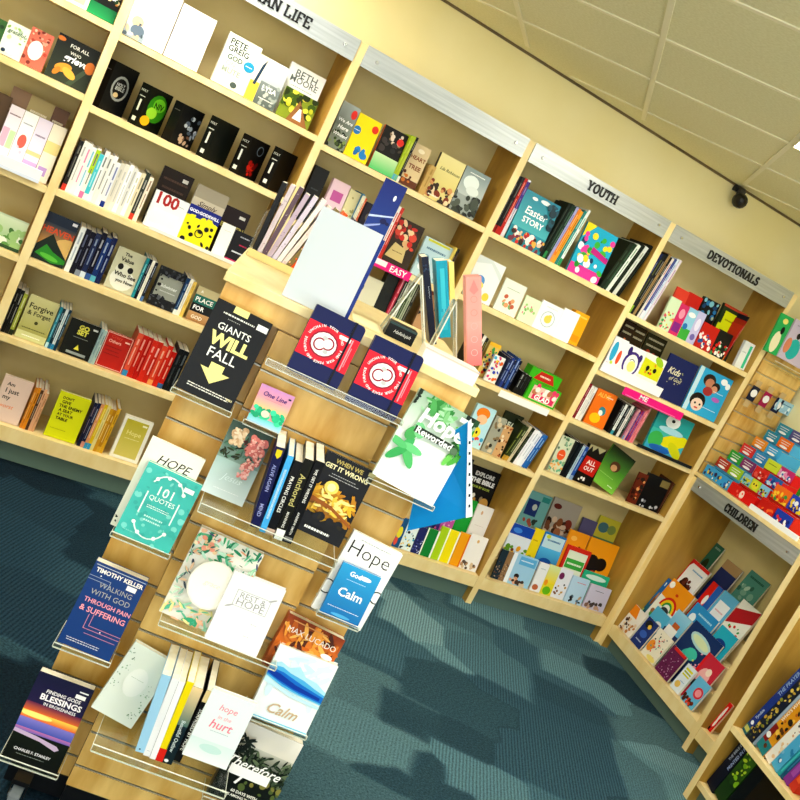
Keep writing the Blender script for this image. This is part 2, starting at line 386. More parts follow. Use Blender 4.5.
# ================================================================ bookcases
TH = .036
def strip(m, x0, x1, y0, y1, z0, z1, mt): m.box((x0, y0, z0), (x1, y1, z1), m=mt)
def serif_text(s, h, col_m=None):
    """heavy slab-serif capitals from strokes; returns a mesh and its width"""
    G_ = {'C': ('o', .7, [((.95, .72), (.95, 1))]), 'A': ('l', .8, [((.1, 0), (.5, 1)), ((.5, 1), (.9, 0)), ((.25, .33), (.75, .33))]),
          'D': ('d', .85, []), 'E': ('l', .72, [((.15, 0), (.15, 1)), ((.1, 0), (.9, 0)), ((.1, 1), (.9, 1)), ((.15, .52), (.65, .52)), ((.9, 0), (.9, .25)), ((.9, 1), (.9, .75))]),
          'F': ('l', .7, [((.15, 0), (.15, 1)), ((.1, 1), (.9, 1)), ((.15, .52), (.65, .52)), ((.9, 1), (.9, .75))]),
          'H': ('l', .85, [((.15, 0), (.15, 1)), ((.85, 0), (.85, 1)), ((.15, .5), (.85, .5))]), 'I': ('l', .4, [((.5, 0), (.5, 1))]),
          'L': ('l', .7, [((.15, 0), (.15, 1)), ((.1, 0), (.9, 0)), ((.9, 0), (.9, .3))]), 'N': ('l', .85, [((.15, 0), (.15, 1)), ((.15, 1), (.85, 0)), ((.85, 0), (.85, 1))]),
          'O': ('o', .85, []), 'R': ('r', .82, [((.45, .5), (.85, 0))]), 'S': ('s', .62, []), 'T': ('l', .78, [((.5, 0), (.5, 1)), ((.08, 1), (.92, 1)), ((.08, 1), (.08, .75)), ((.92, 1), (.92, .75))]),
          'U': ('u', .82, []), 'V': ('l', .8, [((.1, 1), (.5, 0)), ((.5, 0), (.9, 1))]), 'Y': ('l', .8, [((.1, 1), (.5, .45)), ((.9, 1), (.5, .45)), ((.5, .45), (.5, 0))])}
    SER = {'A': [(.1, 0), (.9, 0)], 'H': [(.15, 0), (.15, 1), (.85, 0), (.85, 1)], 'I': [(.5, 0), (.5, 1)], 'N': [(.15, 0), (.15, 1), (.85, 1)], 'T': [(.5, 0)], 'U': [(.15, 1), (.85, 1)],
           'V': [(.1, 1), (.9, 1)], 'Y': [(.1, 1), (.9, 1), (.5, 0)], 'F': [(.15, 0)], 'L': [(.15, 1)], 'D': [], 'R': [(.15, 0), (.87, 0)]}
    m = M(); x = 0; st = .22*h
    def seg(p, q, ww=None):
        p = Vector(p); q = Vector(q); d = (q-p).normalized(); n = Vector((-d.y, d.x))*(ww or st)/2
        a = [p+n-d*st*.2, p-n-d*st*.2, q-n+d*st*.2, q+n+d*st*.2]
        for y in (0, .004): m.face([(b.x, -y, b.y) for b in (a if y else a)])
        for i in range(4): m.face([(a[i].x, 0, a[i].y), (a[(i+1) % 4].x, 0, a[(i+1) % 4].y), (a[(i+1) % 4].x, -.004, a[(i+1) % 4].y), (a[i].x, -.004, a[i].y)])
    for ch in s:
        if ch == ' ': x += .45*h; continue
        kind, wd, ls = G_[ch]; wd *= h
        arc = lambda cx, cy, rx, ry, a0, a1, n=8: [seg((x+wd*(cx+rx*math.cos(R3(a0+(a1-a0)*i/n))), h*(cy+ry*math.sin(R3(a0+(a1-a0)*i/n)))), (x+wd*(cx+rx*math.cos(R3(a0+(a1-a0)*(i+1)/n))), h*(cy+ry*math.sin(R3(a0+(a1-a0)*(i+1)/n))))) for i in range(n)]
        if kind == 'o': arc(.5, .5, .4, .5, *( (40, 320) if ch == 'C' else (0, 360)), 12)
        if kind == 'd': seg((x+.15*wd, 0), (x+.15*wd, h)); arc(.3, .5, .58, .5, -90, 90)
        if kind == 'r': seg((x+.15*wd, 0), (x+.15*wd, h)); arc(.4, .75, .42, .25, -90, 90); seg((x+.15*wd, h), (x+.4*wd, h)); seg((x+.15*wd, .5*h), (x+.4*wd, .5*h))
        if kind == 'u': seg((x+.15*wd, h), (x+.15*wd, .3*h)); seg((x+.85*wd, h), (x+.85*wd, .3*h)); arc(.5, .32, .35, .32, 180, 360)
        if kind == 's': arc(.5, .75, .36, .25, 20, 270, 8); arc(.5, .26, .38, .26, 90, -160, 8)
        for p, q in ls: seg((x+p[0]*wd, p[1]*h), (x+q[0]*wd, q[1]*h), st*(.75 if p[1] == q[1] else 1))
        for p in SER.get(ch, []): seg((x+p[0]*wd-.15*h, p[1]*h), (x+p[0]*wd+.15*h, p[1]*h), st*.6)
        x += wd+.12*h
    return m, x-.12*h
def bookcase(F, x0, x1, zs, label, sign=None, left=True, right=True, top=2.25, depth=.3, rail=.164, signz=(2.172, 2.263), letters=.040, back=True, lipz=(), name='bookcase', shelf_depth=None):
    r = thing(name, label, 'bookcase', F.M @ Matrix.Translation(((x0+x1)/2, 0, 0)), 'maple bookcases round the walls'); c = (x0+x1)/2
    a, b = x0-c, x1-c
    for on, xx in ((left, a), (right, b)):
        if on:
            m = M(); m.box((xx-TH/2, 0, 0), (xx-TH/2+TH, depth-.0005, top+.01), m=WOODP)
            o = m.build('side_panel', WOODP, r)
            m = M(); m.box((xx-TH/2, -.0025, 0), (xx+TH/2, -.0002, top+.01)); m.build('edging', WOODE, o)
    i0, i1 = a+TH/2+.0005, b-TH/2-.0005
    if back: m = M(); m.box((i0, depth-.012, rail), (i1, depth-.001, top)); m.build('back_panel', BACK, r)
    for z in zs:
        m = M(); m.box((i0, .002, z-.026), (i1, depth-.013, z)); o = m.build('shelf', WOOD, r)
        m = M(); m.box((i0, -.0005, z-.026), (i1, .0018, z)); m.build('edging', WOODE, o)
    m = M(); m.box((i0, 0, rail-.067), (i1, depth-.013, rail)); m.build('bottom_rail', WOODE, r)
    m = M(); m.box((i0, .045, .0), (i1, .06, rail-.068)); m.build('kickboard', KICK, r)
    m = M(); m.box((i0, .02, top-.02), (i1, depth-.013, top)); m.build('top_panel', WOOD, r)
    if signz:
        m = M(); m.box((i0, -.006, signz[0]), (i1, -.001, signz[1])); so = m.build('header_sign', METAL, r)
        for xx in (i0+.06, i1-.06):
            m = M(); m.cyl((xx, -.0065, sum(signz)/2), (xx, -.016, sum(signz)/2), .008, .006, 12); m.build('screw', CHROME, so)
        if sign:
            tm, tw = serif_text(sign, letters)
            tm.build('sign_lettering', BLACK, so, Matrix.Translation((-tw/2, -.0064, sum(signz)/2-letters/2)))
    return r
def tiers(F, x0, x1, lv, rail, label_parent):
    c = (x0+x1)/2
    for (y, z) in lv:
        m = M(); m.box((x0-c+.02, y, rail+.001), (x1-c-.02, y+.012, z)); m.box((x0-c+.02, y+.012, z-.01), (x1-c-.02, y+.06, z)); m.build('display_step', WOOD, label_parent)
bookcase(WF, -1.8, -.9, (1.85, 1.566, 1.175, .873, .53), 'maple bookcase at the far left edge with greeting cards')
ZB = (1.836, 1.54, 1.184, .879, .541); ZC = (1.818, 1.475, 1.15, .81, .48); ZD = (1.817, 1.493, 1.152, .807); ZE = (1.771, 1.444, 1.156, .84)
bookcase(WF, -.9, 0, ZB, 'maple bookcase left of the stand under the LIFE sign', 'CHRISTIAN LIFE', left=False)
bookcase(WF, 0, .9, ZC, 'maple bookcase behind the stand under a sign with no lettering', None, left=False)
bd = bookcase(WF, .9, 1.8, ZD, 'maple bookcase under the YOUTH sign', 'YOUTH', left=False)
be = bookcase(WF, 1.8, 2.727, ZE, 'maple bookcase under the DEVOTIONALS sign', 'DEVOTIONALS', left=False)
bk = bookcase(KF, .0+.02, .96, (), 'low maple unit with the CHILDREN sign along the right wall', 'CHILDREN', top=1.12, depth=.36, signz=(1.056, 1.137), rail=.15, letters=.04)
bookcase(KF, .96, 1.29, (), 'low maple unit beyond the children bay, mostly behind the nearer unit', None, left=False, top=1.12, depth=.36, signz=None, rail=.15)
m = M(); m.box((.0, -.008, 1.138), (1.31, .358, 1.160)); tag(m.build('counter_top', WOODE, mw=KF.M, bevel=.002), 'long pale maple counter top over the children unit', 'counter')
tiers(WF, .9, 1.8, ((.115, .27), (.2, .36)), .164, bd)
tiers(WF, 1.8, 2.727, ((.115, .25), (.2, .34)), .164, be)
tiers(KF, .02, .96, ((.1, .27), (.18, .40), (.26, .52)), .15, bk)
# nearer unit at the right edge
u = thing('bookcase', 'maple bookcase at the bottom right corner holding large children books', 'bookcase', UF.M, 'maple bookcases round the walls')
m = M(); m.box((-.018, 0, 0), (.018, .30, 1.15)); o = m.build('side_panel', WOODP, u)
m = M(); m.box((-.018, -.0025, 0), (.018, -.0002, 1.15)); m.build('edging', WOODE, o)
m = M(); m.box((.882, 0, 0), (.918, .30, 1.15)); m.build('side_panel', WOODP, u)
for z in (.40, .78):
    if z > .5: continue
    m = M(); m.box((.019, .002, z-.026), (.881, .29, z)); o = m.build('shelf', WOOD, u)
    m = M(); m.box((.019, -.0005, z-.026), (.881, .0018, z)); m.build('edging', WOODE, o)
m = M(); m.box((.019, .002, .08), (.881, .29, .105)); m.build('bottom_panel', WOOD, u)
m = M(); m.box((.019, .291, .08), (.881, .30, 1.15)); m.build('back_panel', BACK, u)
m = M(); m.box((.019, .04, 0), (.881, .055, .079)); m.build('kickboard', KICK, u)
# slatwall strip in the corner above the counter
sl = thing('slatwall_panel', 'narrow maple slatwall strip in the corner above the counter', 'panel', WF.M @ Matrix.Translation((2.76, 0, 1.162)))
def slats(w, h, first, pitch, root, y=0, x=0, grooves=True, thick=.018):
    m = M(); z = 0; zz = first
    while z < h:
        z1 = min(h, zz-.005); m.box((x, y, z), (x+w, y+thick*.5, z1)); z = zz+.005; zz += pitch
        if z1 >= h: break
    m.box((x, y+thick*.5+.0003, 0), (x+w, y+thick, h)); m.build('slat_board', SLAT, root)
    g = M(); zz = first
    while zz < h-.01: g.box((x+.001, y+.0035, zz-.0045), (x+w-.001, y+.0085, zz-.0005)); zz += pitch
    g.build('groove_insert', GROOVE, root)
slats(.33, .98, .07, .0815, sl, 0, 0)
# security camera on the wall just under the ceiling
r = thing('security_camera', 'small black dome camera on the wall under the ceiling', 'camera', Matrix.Translation((2.275, .302, 2.595)))
m = M(); m.box((-.035, -.03, .012), (.035, -.0005, .046)); m.build('bracket', BLACK, r, bevel=.004)
m = M(); m.box((-.016, -.06, .0), (.016, -.03, .03)); m.build('arm', plain('dark_grey_plastic', '3a3c3c', .4), r)
m = M(); nn = 14
for i in range(7):
    a0, a1 = R3(-90+i*180/7), R3(-90+(i+1)*180/7); R_ = .043
    for j in range(nn):
        b0, b1 = 2*math.pi*j/nn, 2*math.pi*(j+1)/nn; P = lambda a, b: (R_*math.cos(a)*math.cos(b), -.068+R_*math.cos(a)*math.sin(b), -.028+R_*math.sin(a)*.95)
        m.face([P(a0, b0), P(a0, b1), P(a1, b1), P(a1, b0)])
m.build('camera_head', BLACK, r)
# pink and white slips clipped to shelf fronts
def slip(F, x0, x1, z0, z1, col, label, art=None, y=-.004, txt=None):
    r = thing('shelf_talker', label, 'label', F.M @ Matrix.Translation((x0, y, z0)), 'slips on the shelf edges')
    m = M(); m.box((0, 0, 0), (x1-x0, .0012, z1-z0), lin(col)); m.build('strip', PRINT, r)
    if art: a = Art(x1-x0, z1-z0, lambda x, z, d: (x, -d, z)); a.draw(art); a.m.build('strip_print', PRINT, r); a.tm.build('lettering', PRINT, r)
def slip_px(a, b, hgt, col, label, art=None, F=WF, top=0):
    A = F.hit(*a, -.004); B = F.hit(*b, -.004); z = (A.z+B.z)/2+top; slip(F, A.x, B.x, z-hgt, z, col, label, art)
slip_px((502, 388), (549, 412), .035, 'f4f4f0', 'blank white slip on the YOUTH bookcase shelf under the green box')
slip_px((626, 386), (684, 414), .045, 'ee1f8c', 'bright pink slip on the shelf under the children covers', [('t', 'ME', .33, .6, .14, 'ffffff', dict(hmax=.55)), ('r', .05, .1, .9, .16, 'f7a6cf')])
slip_px((372, 254), (412, 274), .042, 'ee1f8c', 'bright pink slip behind the stand, clipped under the roses cover', [('r', .05, .35, .4, .95, 'f8f0f4'), ('t', 'EASY', .7, .5, .4, 'ffffff', dict(hmax=.7))])
# ================================================================ books on the back wall
I0, I1 = TH/2+.002, -TH/2-.002
def shelf(x, z, where, F=WF, w=.9): return Shelf(F, z, where, x+I0, x+w+I1)
B_ = dict(bold=.03)
# ---- far left bookcase
S = shelf(-1.8, 1.85, 'the highest shelf shown at the far left')
S.f(62, -38, 99, -22, 'efe9d2', 'cream cover, mostly cut off by the top edge, far left bookcase', [('r', .1, .1, .9, .5, 'd8cda6')])
S.f(95, -31, 131, -14, '1a1c18', 'dark recipe style cover with a green foot beside a cream cover', [('g', 0, 0, 1, .3, '1c7d4c', '2a9a5c'), ('n', 3, ['d98a3c', 'f0d9a0', '8a3a20', '2f5030'], 14, (.1, .3, .95, .8), (.04, .1)), ('t', 'eat', .5, .7, .5, 'ffffff', B_), ('t', 'better', .6, .55, .5, 'ffffff')])
S = shelf(-1.8, 1.566, 'the second shelf shown at the far left')
S.f(-19, 10, 8, 22, '3a6a30', 'dark green cover with a white mug at the left edge', [('e', .5, .6, .3, .2, 'e8ead8'), ('n', 4, ['78a83c', '24481c', 'c8d48c'], 10, (.1, .1, .9, .9), (.05, .12))], t=.015, lean=4)
S.f(7, 19, 31, 31, 'eef2e2', 'cream cover with loose green lettering left of the pink one', [('n', 5, ['9cc070', 'cfe0a8', 'b8c8b0'], 12, (.1, .4, .95, .95), (.04, .1)), ('t', 'grateful', .5, .72, .8, '3a6a3c', dict(shear=.3)), ('e', .5, .22, .32, .14, 'd4e4f0'), ('e', .2, .12, .1, .06, '243c58')])
S.f(31, 27, 55, 37, 'd97862', 'red floral cover with a round white centre', [('n', 6, ['f0a890', 'c4503c', 'f6d0b8', '8a3c30'], 30, (0, 0, 1, 1), (.04, .1)), ('e', .45, .45, .32, .26, 'f8efe4'), ('e', .45, .45, .26, .21, 'fdf8f0')])
S.f(60, 33, 104, 54, '23251f', 'landscape dark cover reading FOR ALL WHO with a gold flower', [('g', 0, 0, 1, 1, '1c1e1a', '3c4432'), ('p', [(.5, .02), (.62, .0), (.95, .55), (.88, .62)], '4c5a44'), ('t', 'FOR ALL', .55, .84, .45, 'f4f2e6'), ('t', 'WHO', .5, .69, .26, 'f4f2e6'), ('t', 'grieve', .55, .54, .6, 'ffffff', dict(shear=.3, bold=.03)), ('e', .34, .32, .2, .1, 'e8a43c', 20), ('e', .5, .25, .18, .09, 'f0b850', -25), ('e', .22, .2, .12, .06, 'd88a2c', 60), ('e', .9, .55, .12, .14, 'd07c34'), ('e', .08, .9, .1, .05, 'd07c34')], t=.012, spine='0c0c0c')
S = shelf(-1.8, 1.175, 'the card shelf at the far left')
S.f(-20, 84, 13, 98, '6a5030', 'brown cover at the left edge behind the gift cards', [('r', .1, .3, .9, .5, 'd8c080')], y=.1, row=1)
S.f(14, 86, 32, 95, '9a7c62', 'tan gift booklet in the rear row, left of two others', [('bar', .5, .7, .7, .04, 'e8dcc8')], y=.12, row=2, dh=0)
S.f(31, 94, 55, 107, 'b8a878', 'olive tan gift booklet in the middle of the rear row', [('bar', .5, .8, .7, .04, 'f4ead0')], y=.12, row=2)
S.f(55, 106, 70, 114, '7a5a44', 'dark tan gift booklet at the right of the rear row', [('bar', .5, .8, .7, .04, 'f4ead0')], y=.12, row=2)
cards = [('f4e8f0', 'pink patchwork', [('r', .05, .3, .5, .62, 'f0b8cc'), ('bar', .5, .85, .8, .03, '806070'), ('r', .55, .3, .95, .6, 'c8e4b0')]), ('fdfdfd', 'white with a red bird', [('e', .5, .5, .3, .12, 'e07060'), ('bar', .5, .8, .7, .03, 'a0a0b0'), ('n', 2, ['c8d8f0', 'f0d0e0'], 8, (0, 0, 1, .4), (.08, .15))]),
         ('efe4f6', 'lilac striped', [('r', 0, .1, 1, .25, 'd8b8e4'), ('r', 0, .35, 1, .42, 'f4d8a0'), ('bar', .5, .7, .7, .04, '9080a0')]), ('f8f2e0', 'cream and yellow', [('r', 0, .5, 1, .7, 'f4e4a0'), ('r', .1, .1, .7, .25, 'c8a8e0')])]
for i, (c_, n_, a_) in enumerate(cards):
    S.f(12+i*14, 104+i*6.5, 25.5+i*14, 110.5+i*6.5, c_, n_+' gift card in the front row at the far left', a_, y=.045, t=.008, row=3, cat='greeting card', name='greeting_card')
cb = thing('card_display_box', 'white card tray holding pastel gift cards, overhanging its shelf at the far left', 'tray', T4(WF, -1.28, -.02, S.z+.0006))
m = M(); m.box((0, .0, 0), (.325, .012, .05), lin('f6f6fa')); m.box((0, .012, 0), (.325, .05, .003), lin('f6f6fa')); m.box((0, -.0006, .0), (.325, -.0001, .012), lin('dfe6f6')); m.build('tray', MATT, cb)
S = shelf(-1.8, .873, 'the fourth shelf shown at the far left')
S.f(-8, 208, 29, 225, 'cfe0c4', 'pale green leafy cover, cut by the left edge', [('g', 0, .1, 1, .95, 'dfeccf', '9cc084'), ('n', 8, ['6ca050', 'a8cc88', 'f0f6e4', '4c8038'], 26, (0, .1, 1, .7), (.06, .16)), ('r', 0, 0, 1, .1, '3a5a30')], t=.012)
# ---- LIFE bookcase, top shelf
S = shelf(-.9, 1.836, 'the top shelf under the LIFE sign')
S.f(141, -20, 184, 0, 'eef0f0', 'large white cover with a small child picture, leftmost under the LIFE sign', [('g', 0, 0, .5, .42, 'd8e2ea', '8c9ca8'), ('e', .24, .3, .14, .1, 'e8c8a0'), ('e', .3, .16, .16, .1, '6c7c8c'), ('n', 7, ['c8b89c', '50606c', 'e8dcc8'], 8, (.02, .02, .5, .3), (.04, .09))], t=.03)
S.f(184, 4, 217, 22, 'f2eff4', 'white cover with faint lilac clouds, second under the LIFE sign', [('n', 9, ['e4dcec', 'f8f4f8', 'd8d4e4'], 14, (.05, .4, .95, .85), (.1, .2)), ('t', 'grace', .5, .7, .6, 'c4b4cc', dict(shear=.3)), ('e', .85, .6, .08, .05, 'ffffff')], t=.03)
S.f(231, 31, 262, 51, 'e4e6da', 'off white cover reading GOD ON MUTE with a cyan dot', [('t', 'PETE', .36, .86, .5, '2c3c34', dict(bold=.02)), ('t', 'GREIG', .42, .73, .62, '2c3c34', dict(bold=.02)), ('t', 'GOD', .4, .57, .45, '5a6c60', dict(bold=.03)), ('t', 'ON', .33, .45, .28, 'b4bcac', dict(bold=.02)), ('t', 'MUTE', .42, .32, .55, 'a8b0a0', dict(bold=.02)), ('e', .84, .55, .16, .1, '2c9cc0'), ('bar', .84, .55, .2, .02, 'ffffff'), ('e', .62, .1, .1, .06, '54605a')], t=.03, hard=True)
S.f(257, 52, 270, 59, 'f0ead0', 'slim white cover with a gold foot and blue streak, partly covered', [('r', 0, 0, 1, .42, 'e8c84c'), ('p', [(.3, .35), (.6, .35), (.95, .95), (.6, .8)], '24405c')], t=.02)
S.f(266, 57, 290, 70, 'c8cccc', 'grey cover fading from sky to sea beside the gold one', [('g', 0, .5, 1, 1, 'dfe2e2', 'c0c6c8'), ('g', 0, 0, 1, .5, '8c9490', '5c6864'), ('n', 11, ['a8b0a8', '707c78', 'c4c8c0'], 20, (0, 0, 1, .5), (.05, .1)), ('t', 'LYSA', .5, .38, .7, 'f4f4f0', B_), ('bar', .5, .15, .7, .03, 'f0f0e8')], t=.02)
S.f(292, 63, 327, 79, 'f0f0ec', 'tall white cover with grey capitals standing behind a path picture', [('t', 'BETH', .5, .86, .6, '6c7470', dict(bold=.01)), ('t', 'MOORE', .5, .74, .78, '6c7470', dict(bold=.01)), ('bar', .5, .62, .6, .02, 'b0b4b0')], y=.09, row=1, lean=4)
S.f(287, 86, 319, 103, '8c9a28', 'yellow green cover with a brown path and white gown in front of a white cover', [('n', 12, ['c8c830', '4c6414', 'e4dc50', '303c10'], 40, (0, .3, 1, 1), (.06, .12)), ('p', [(.3, 0), (.95, 0), (.6, .6), (.5, .75)], '9c6c3c'), ('p', [(.45, .12), (.72, .12), (.62, .5), (.56, .5)], 'f8f8f4'), ('e', .58, .56, .05, .05, '6c4c30')], t=.012, y=.04)
# black Bibles turned to show spine and face
S = shelf(-.9, 1.54, 'the Bible shelf under the LIFE sign')
bib = [((117, 61), (136, 74), '111213', 'black Bible with a round silver emblem on its face', [('e', .5, .52, .34, .26, '9ca09c'), ('e', .5, .52, .27, .21, '141516'), ('t', 'HOLY', .5, .6, .34, 'c8ccc8'), ('t', 'BIBLE', .5, .52, .36, 'c8ccc8'), ('e', .42, .38, .1, .05, 'd8c090')], None),
       ((152, 86), (176, 100), '14180f', 'dark Bible whose face shows a bright green and yellow bird', [('e', .55, .55, .4, .34, '3c8c1c'), ('e', .6, .65, .26, .16, '78c830'), ('e', .4, .42, .22, .14, 'a0d840'), ('e', .25, .2, .2, .12, 'f0b820'), ('t', 'NIV', .6, .62, .4, '183808', B_)], 'e8ecd8'),
       ((185, 104), (207, 119), '121316', 'black Bible with a silver flower pattern on its face', [('n', 21, ['9ca8b8', 'c8d0d8', '5c6878'], 16, (.35, .25, .95, .75), (.05, .1)), ('n', 22, ['c0a890', '80604c'], 8, (.3, .05, .8, .3), (.04, .09))], None),
       ((221, 119), (243, 132), '161b17', 'plain green black Bible with white titling on its spine', [], 'e4e6dc'),
       ((253, 137), (274, 150), '15120f', 'black Bible with a red splash low on its face', [('n', 23, ['a01c14', 'c83020', '6c100c'], 12, (.25, .1, .75, .4), (.05, .12)), ('ring', .62, .75, .16, .03, '7c8894')], 'd8dcd4'),
       ((284, 150), (300, 160), '101114', 'black Bible at the right end of its shelf, half behind magazines', [], 'e8e8e0')]
for i, (A_, B2, c_, l_, a_, sp) in enumerate(bib):
    A = S.F.hit(*A_, .04); B = S.F.hit(*B2, .13); h = A.z-S.z; yaw = 42; wd = min(.135, (-.025-A.x)/.79)
    r = thing('bible', l_, 'bible', T4(S.F, A.x, .035, S.z+.0005, yaw), 'black Bibles under the LIFE sign')
    sa = [('t', 'HOLY', .5, .84, .7, sp), ('bar', .5, .7, .6, .03, sp), ('r', .4, .35, .6, .62, sp), ('r', .3, .1, .7, .2, sp)] if sp else [('bar', .5, .8, .6, .02, '8c8c84')]
    book_parts(r, wd, h, .05, c_, a_ or [('r', .04, .04, .045, .96, '2c2c2c')], None, sa)
# third shelf: pale slim spines, 100, GODSWILL
S = shelf(-.9, 1.184, 'the third shelf under the LIFE sign')
S.s_(80, 141, 155, 178, ['20201f c0c0b0 d8452c', 'f4f2ec a0a0a0', 'f0f0f0 e0508c', 'e8f4f8 38a8c8 - f4f4f4', 'f6f6ee 2c2c2c f080b0 b8d820', '50c8d8 ffffff f4f4f0', 'f4f4f4 303030', 'ecece8 444444', 'f2f2f2 606060', 'e8eaf0 203080 1c3c90', 'dcd8cc a0a0a0', 'e8e4da b0b0b0', 'ffffff a8a8a8', 'e4e4e0 909090', 'fafafa b8b890', 'ece0c4 7c7c60', '384038 f0e8e0 d04830', 'f4e8d8 806040'], 'white run below the black Bibles', jit=.012, seed=5, kind='spine')
S.f(165, 166, 195, 179, '2a1c16', 'dark brown cover standing behind the white 100 cover', [('bar', .5, .82, .8, .05, '5c4438'), ('bar', .5, .68, .7, .05, '5c4438'), ('r', .68, .86, .86, .92, 'd8d8d8')], y=.09, row=1, lean=3)
S.f(157, 189, 190, 205, 'e9ebee', 'white cover with a large red 100', [('t', '100', .42, .83, .62, 'b02424', dict(bold=.035)), ('bar', .8, .8, .2, .02, '707880'), ('g', .1, .15, .85, .55, 'eef0f2', 'e2e4e8')], t=.02)
S.f(199, 184, 230, 198, 'dcd4c6', 'grey and cream cover with a script title behind the yellow one', [('r', 0, .78, 1, 1, 'b8b0a0'), ('t', 'Simply', .5, .68, .6, '5c4c44', dict(shear=.4)), ('r', 0, .3, 1, .5, 'b4342c'), ('r', 0, .48, 1, .52, 'e8d4b8')], y=.09, row=1, lean=3)
S.f(187, 202, 222, 217, 'f4ea18', 'yellow cover with a blue band and black animal shapes', [('r', 0, .7, 1, 1, '1c2c8c'), ('t', 'GOD:GODSWILL', .5, .86, .94, 'f4f4ff', dict(hmax=.2, bold=.04)), ('n', 31, ['f4ea18'], 9, (.05, .64, .95, .74), (.07, .12)), ('n', 33, ['16161c'], 12, (.05, .06, .95, .6), (.04, .09)), ('ring', .55, .35, .13, .03, '16161c')], t=.02)
S.f(227, 205, 251, 216, '2c1a1e', 'dark brown cover with yellow capitals behind a blank white one', [('t', 'BROKEN', .5, .62, .92, 'd8cc70', dict(hmax=.2, bold=.03)), ('r', .62, .84, .86, .9, 'e8e8e8')], y=.09, row=1, lean=3)
S.f(224, 222, 236, 228, 'f2f2ee', 'blank white booklet right of the yellow cover', [('bar', .5, .8, .6, .02, 'c0c0bc')], t=.01)
S.f(236, 230, 254, 238, '17141c', 'black cover with small pink and white lettering at the shelf end', [('bar', .6, .85, .5, .05, 'c8c8d0'), ('bar', .65, .6, .4, .05, 'd03060'), ('bar', .5, .35, .6, .06, 'e8e8f0'), ('r', 0, 0, 1, .1, 'd02468')], t=.015)
r = thing('card_tray', 'low white card tray along the shelf in front of the 100 cover', 'tray', T4(WF, -.50, -.002, 1.1846)); m = M(); m.box((0, 0, 0), (.455, .006, .014), lin('f8f6ee')); m.box((0, .0062, 0), (.455, .03, .0015), lin('f8f6ee')); m.build('tray', MATT, r)
# fourth shelf
S = shelf(-.9, .879, 'the fourth shelf under the LIFE sign')
S.f(49, 211, 80, 225, '1d2c44', 'cover reading HEAVEN in orange over green hills', [('g', 0, .3, 1, .8, '2c3c50', 'd09c4c'), ('e', .95, .35, .5, .25, 'd8b470'), ('t', 'HEAVEN', .5, .66, .98, 'd8582c', dict(hmax=.24, bold=.03)), ('p', [(0, 0), (1, 0), (1, .18), (.62, .42), (.38, .6), (0, .3)], '142a1c'), ('p', [(.05, .12), (.6, .02), (1, .08), (1, .16), (.55, .25), (.3, .36)], '2c8c24'), ('e', .5, .12, .3, .05, '60b840', -8), ('r', .8, .9, .95, .96, 'e8e8f0')], t=.022, spine='d8dce0')
S.s_(82, 226, 118, 240, ['e4e8ea 90a0b0', '16182c 8c94b0', '14142c d0d4e0 9098a8', '28345c c0d0e8 d8e4f0', '101430 ffffff 3c60a0', '1c3c78 f0f4ff 60b0c8', '18285c e8f0fc'], 'run right of the HEAVEN cover', seed=7, jit=.008, kind='spine')
S.f(119, 247, 147, 257, 'c9c8ae', 'beige cover with two dark eyes of a pale animal', [('e', .5, .28, .42, .26, 'e4e4da'), ('e', .45, .5, .3, .16, 'dcdccc'), ('t', 'The', .42, .88, .26, '2c2c28', B_), ('t', 'Value', .45, .75, .46, '2c2c28', B_), ('e', .3, .57, .1, .075, '1c1c1c'), ('e', .66, .55, .1, .075, '1c1c1c'), ('t', 'Who See', .55, .4, .78, '34342c', B_), ('t', 'you Now', .6, .24, .62, '34342c', B_)], t=.02)
S.s_(147, 257, 159, 263, ['1f8c98 c8f0f0 2c98a8', '101a2c c8d4e0', 'f0eee4 c8c8b8', '1c2434 d0d8e8 5c80b0'], 'run right of the beige animal cover', seed=8, kind='spine')
S.f(162, 265, 187, 277, '20242a', 'dark cover framed with tangled branches round a grey centre', [('r', .08, .24, .98, .8, '9ca098'), ('n', 40, ['181c24', '2c3038', '60646c'], 34, (.02, .02, .98, .26), (.03, .08)), ('n', 41, ['181c24', '2c3038', '50545c'], 30, (.02, .78, .98, .98), (.04, .08)), ('t', 'Midwinter', .5, .55, .7, 'e8ecec'), ('bar', .55, .42, .6, .03, 'd0d4d4'), ('n', 42, ['20242a'], 8, (.08, .24, .25, .8), (.04, .07))], t=.02)
S.s_(186, 277, 198, 282, ['1c4470 c8d8e8 e0e8e8', 'f4f2e6 c8c8b8', 'e8c868 b89040'], 'run left of the A PLACE FOR GOD cover', seed=9, kind='spine')
S.f(199, 286, 224, 297, 'c8bc94', 'cover in bands reading A PLACE FOR GOD', [('r', 0, .52, 1, .77, '1c7468'), ('r', 0, .27, 1, .52, '14181c'), ('g', 0, 0, 1, .27, 'c8a070', 'a87c4c'), ('t', 'A', .2, .88, .1, 'f4f4ec', B_), ('t', 'PLACE', .4, .645, .66, 'f0f4f0', dict(hmax=.16, bold=.02)), ('t', 'FOR', .3, .4, .42, 'ffffff', dict(hmax=.15, bold=.02)), ('t', 'GOD', .35, .13, .42, 'f4ecd8', dict(hmax=.15, bold=.02))], t=.02)
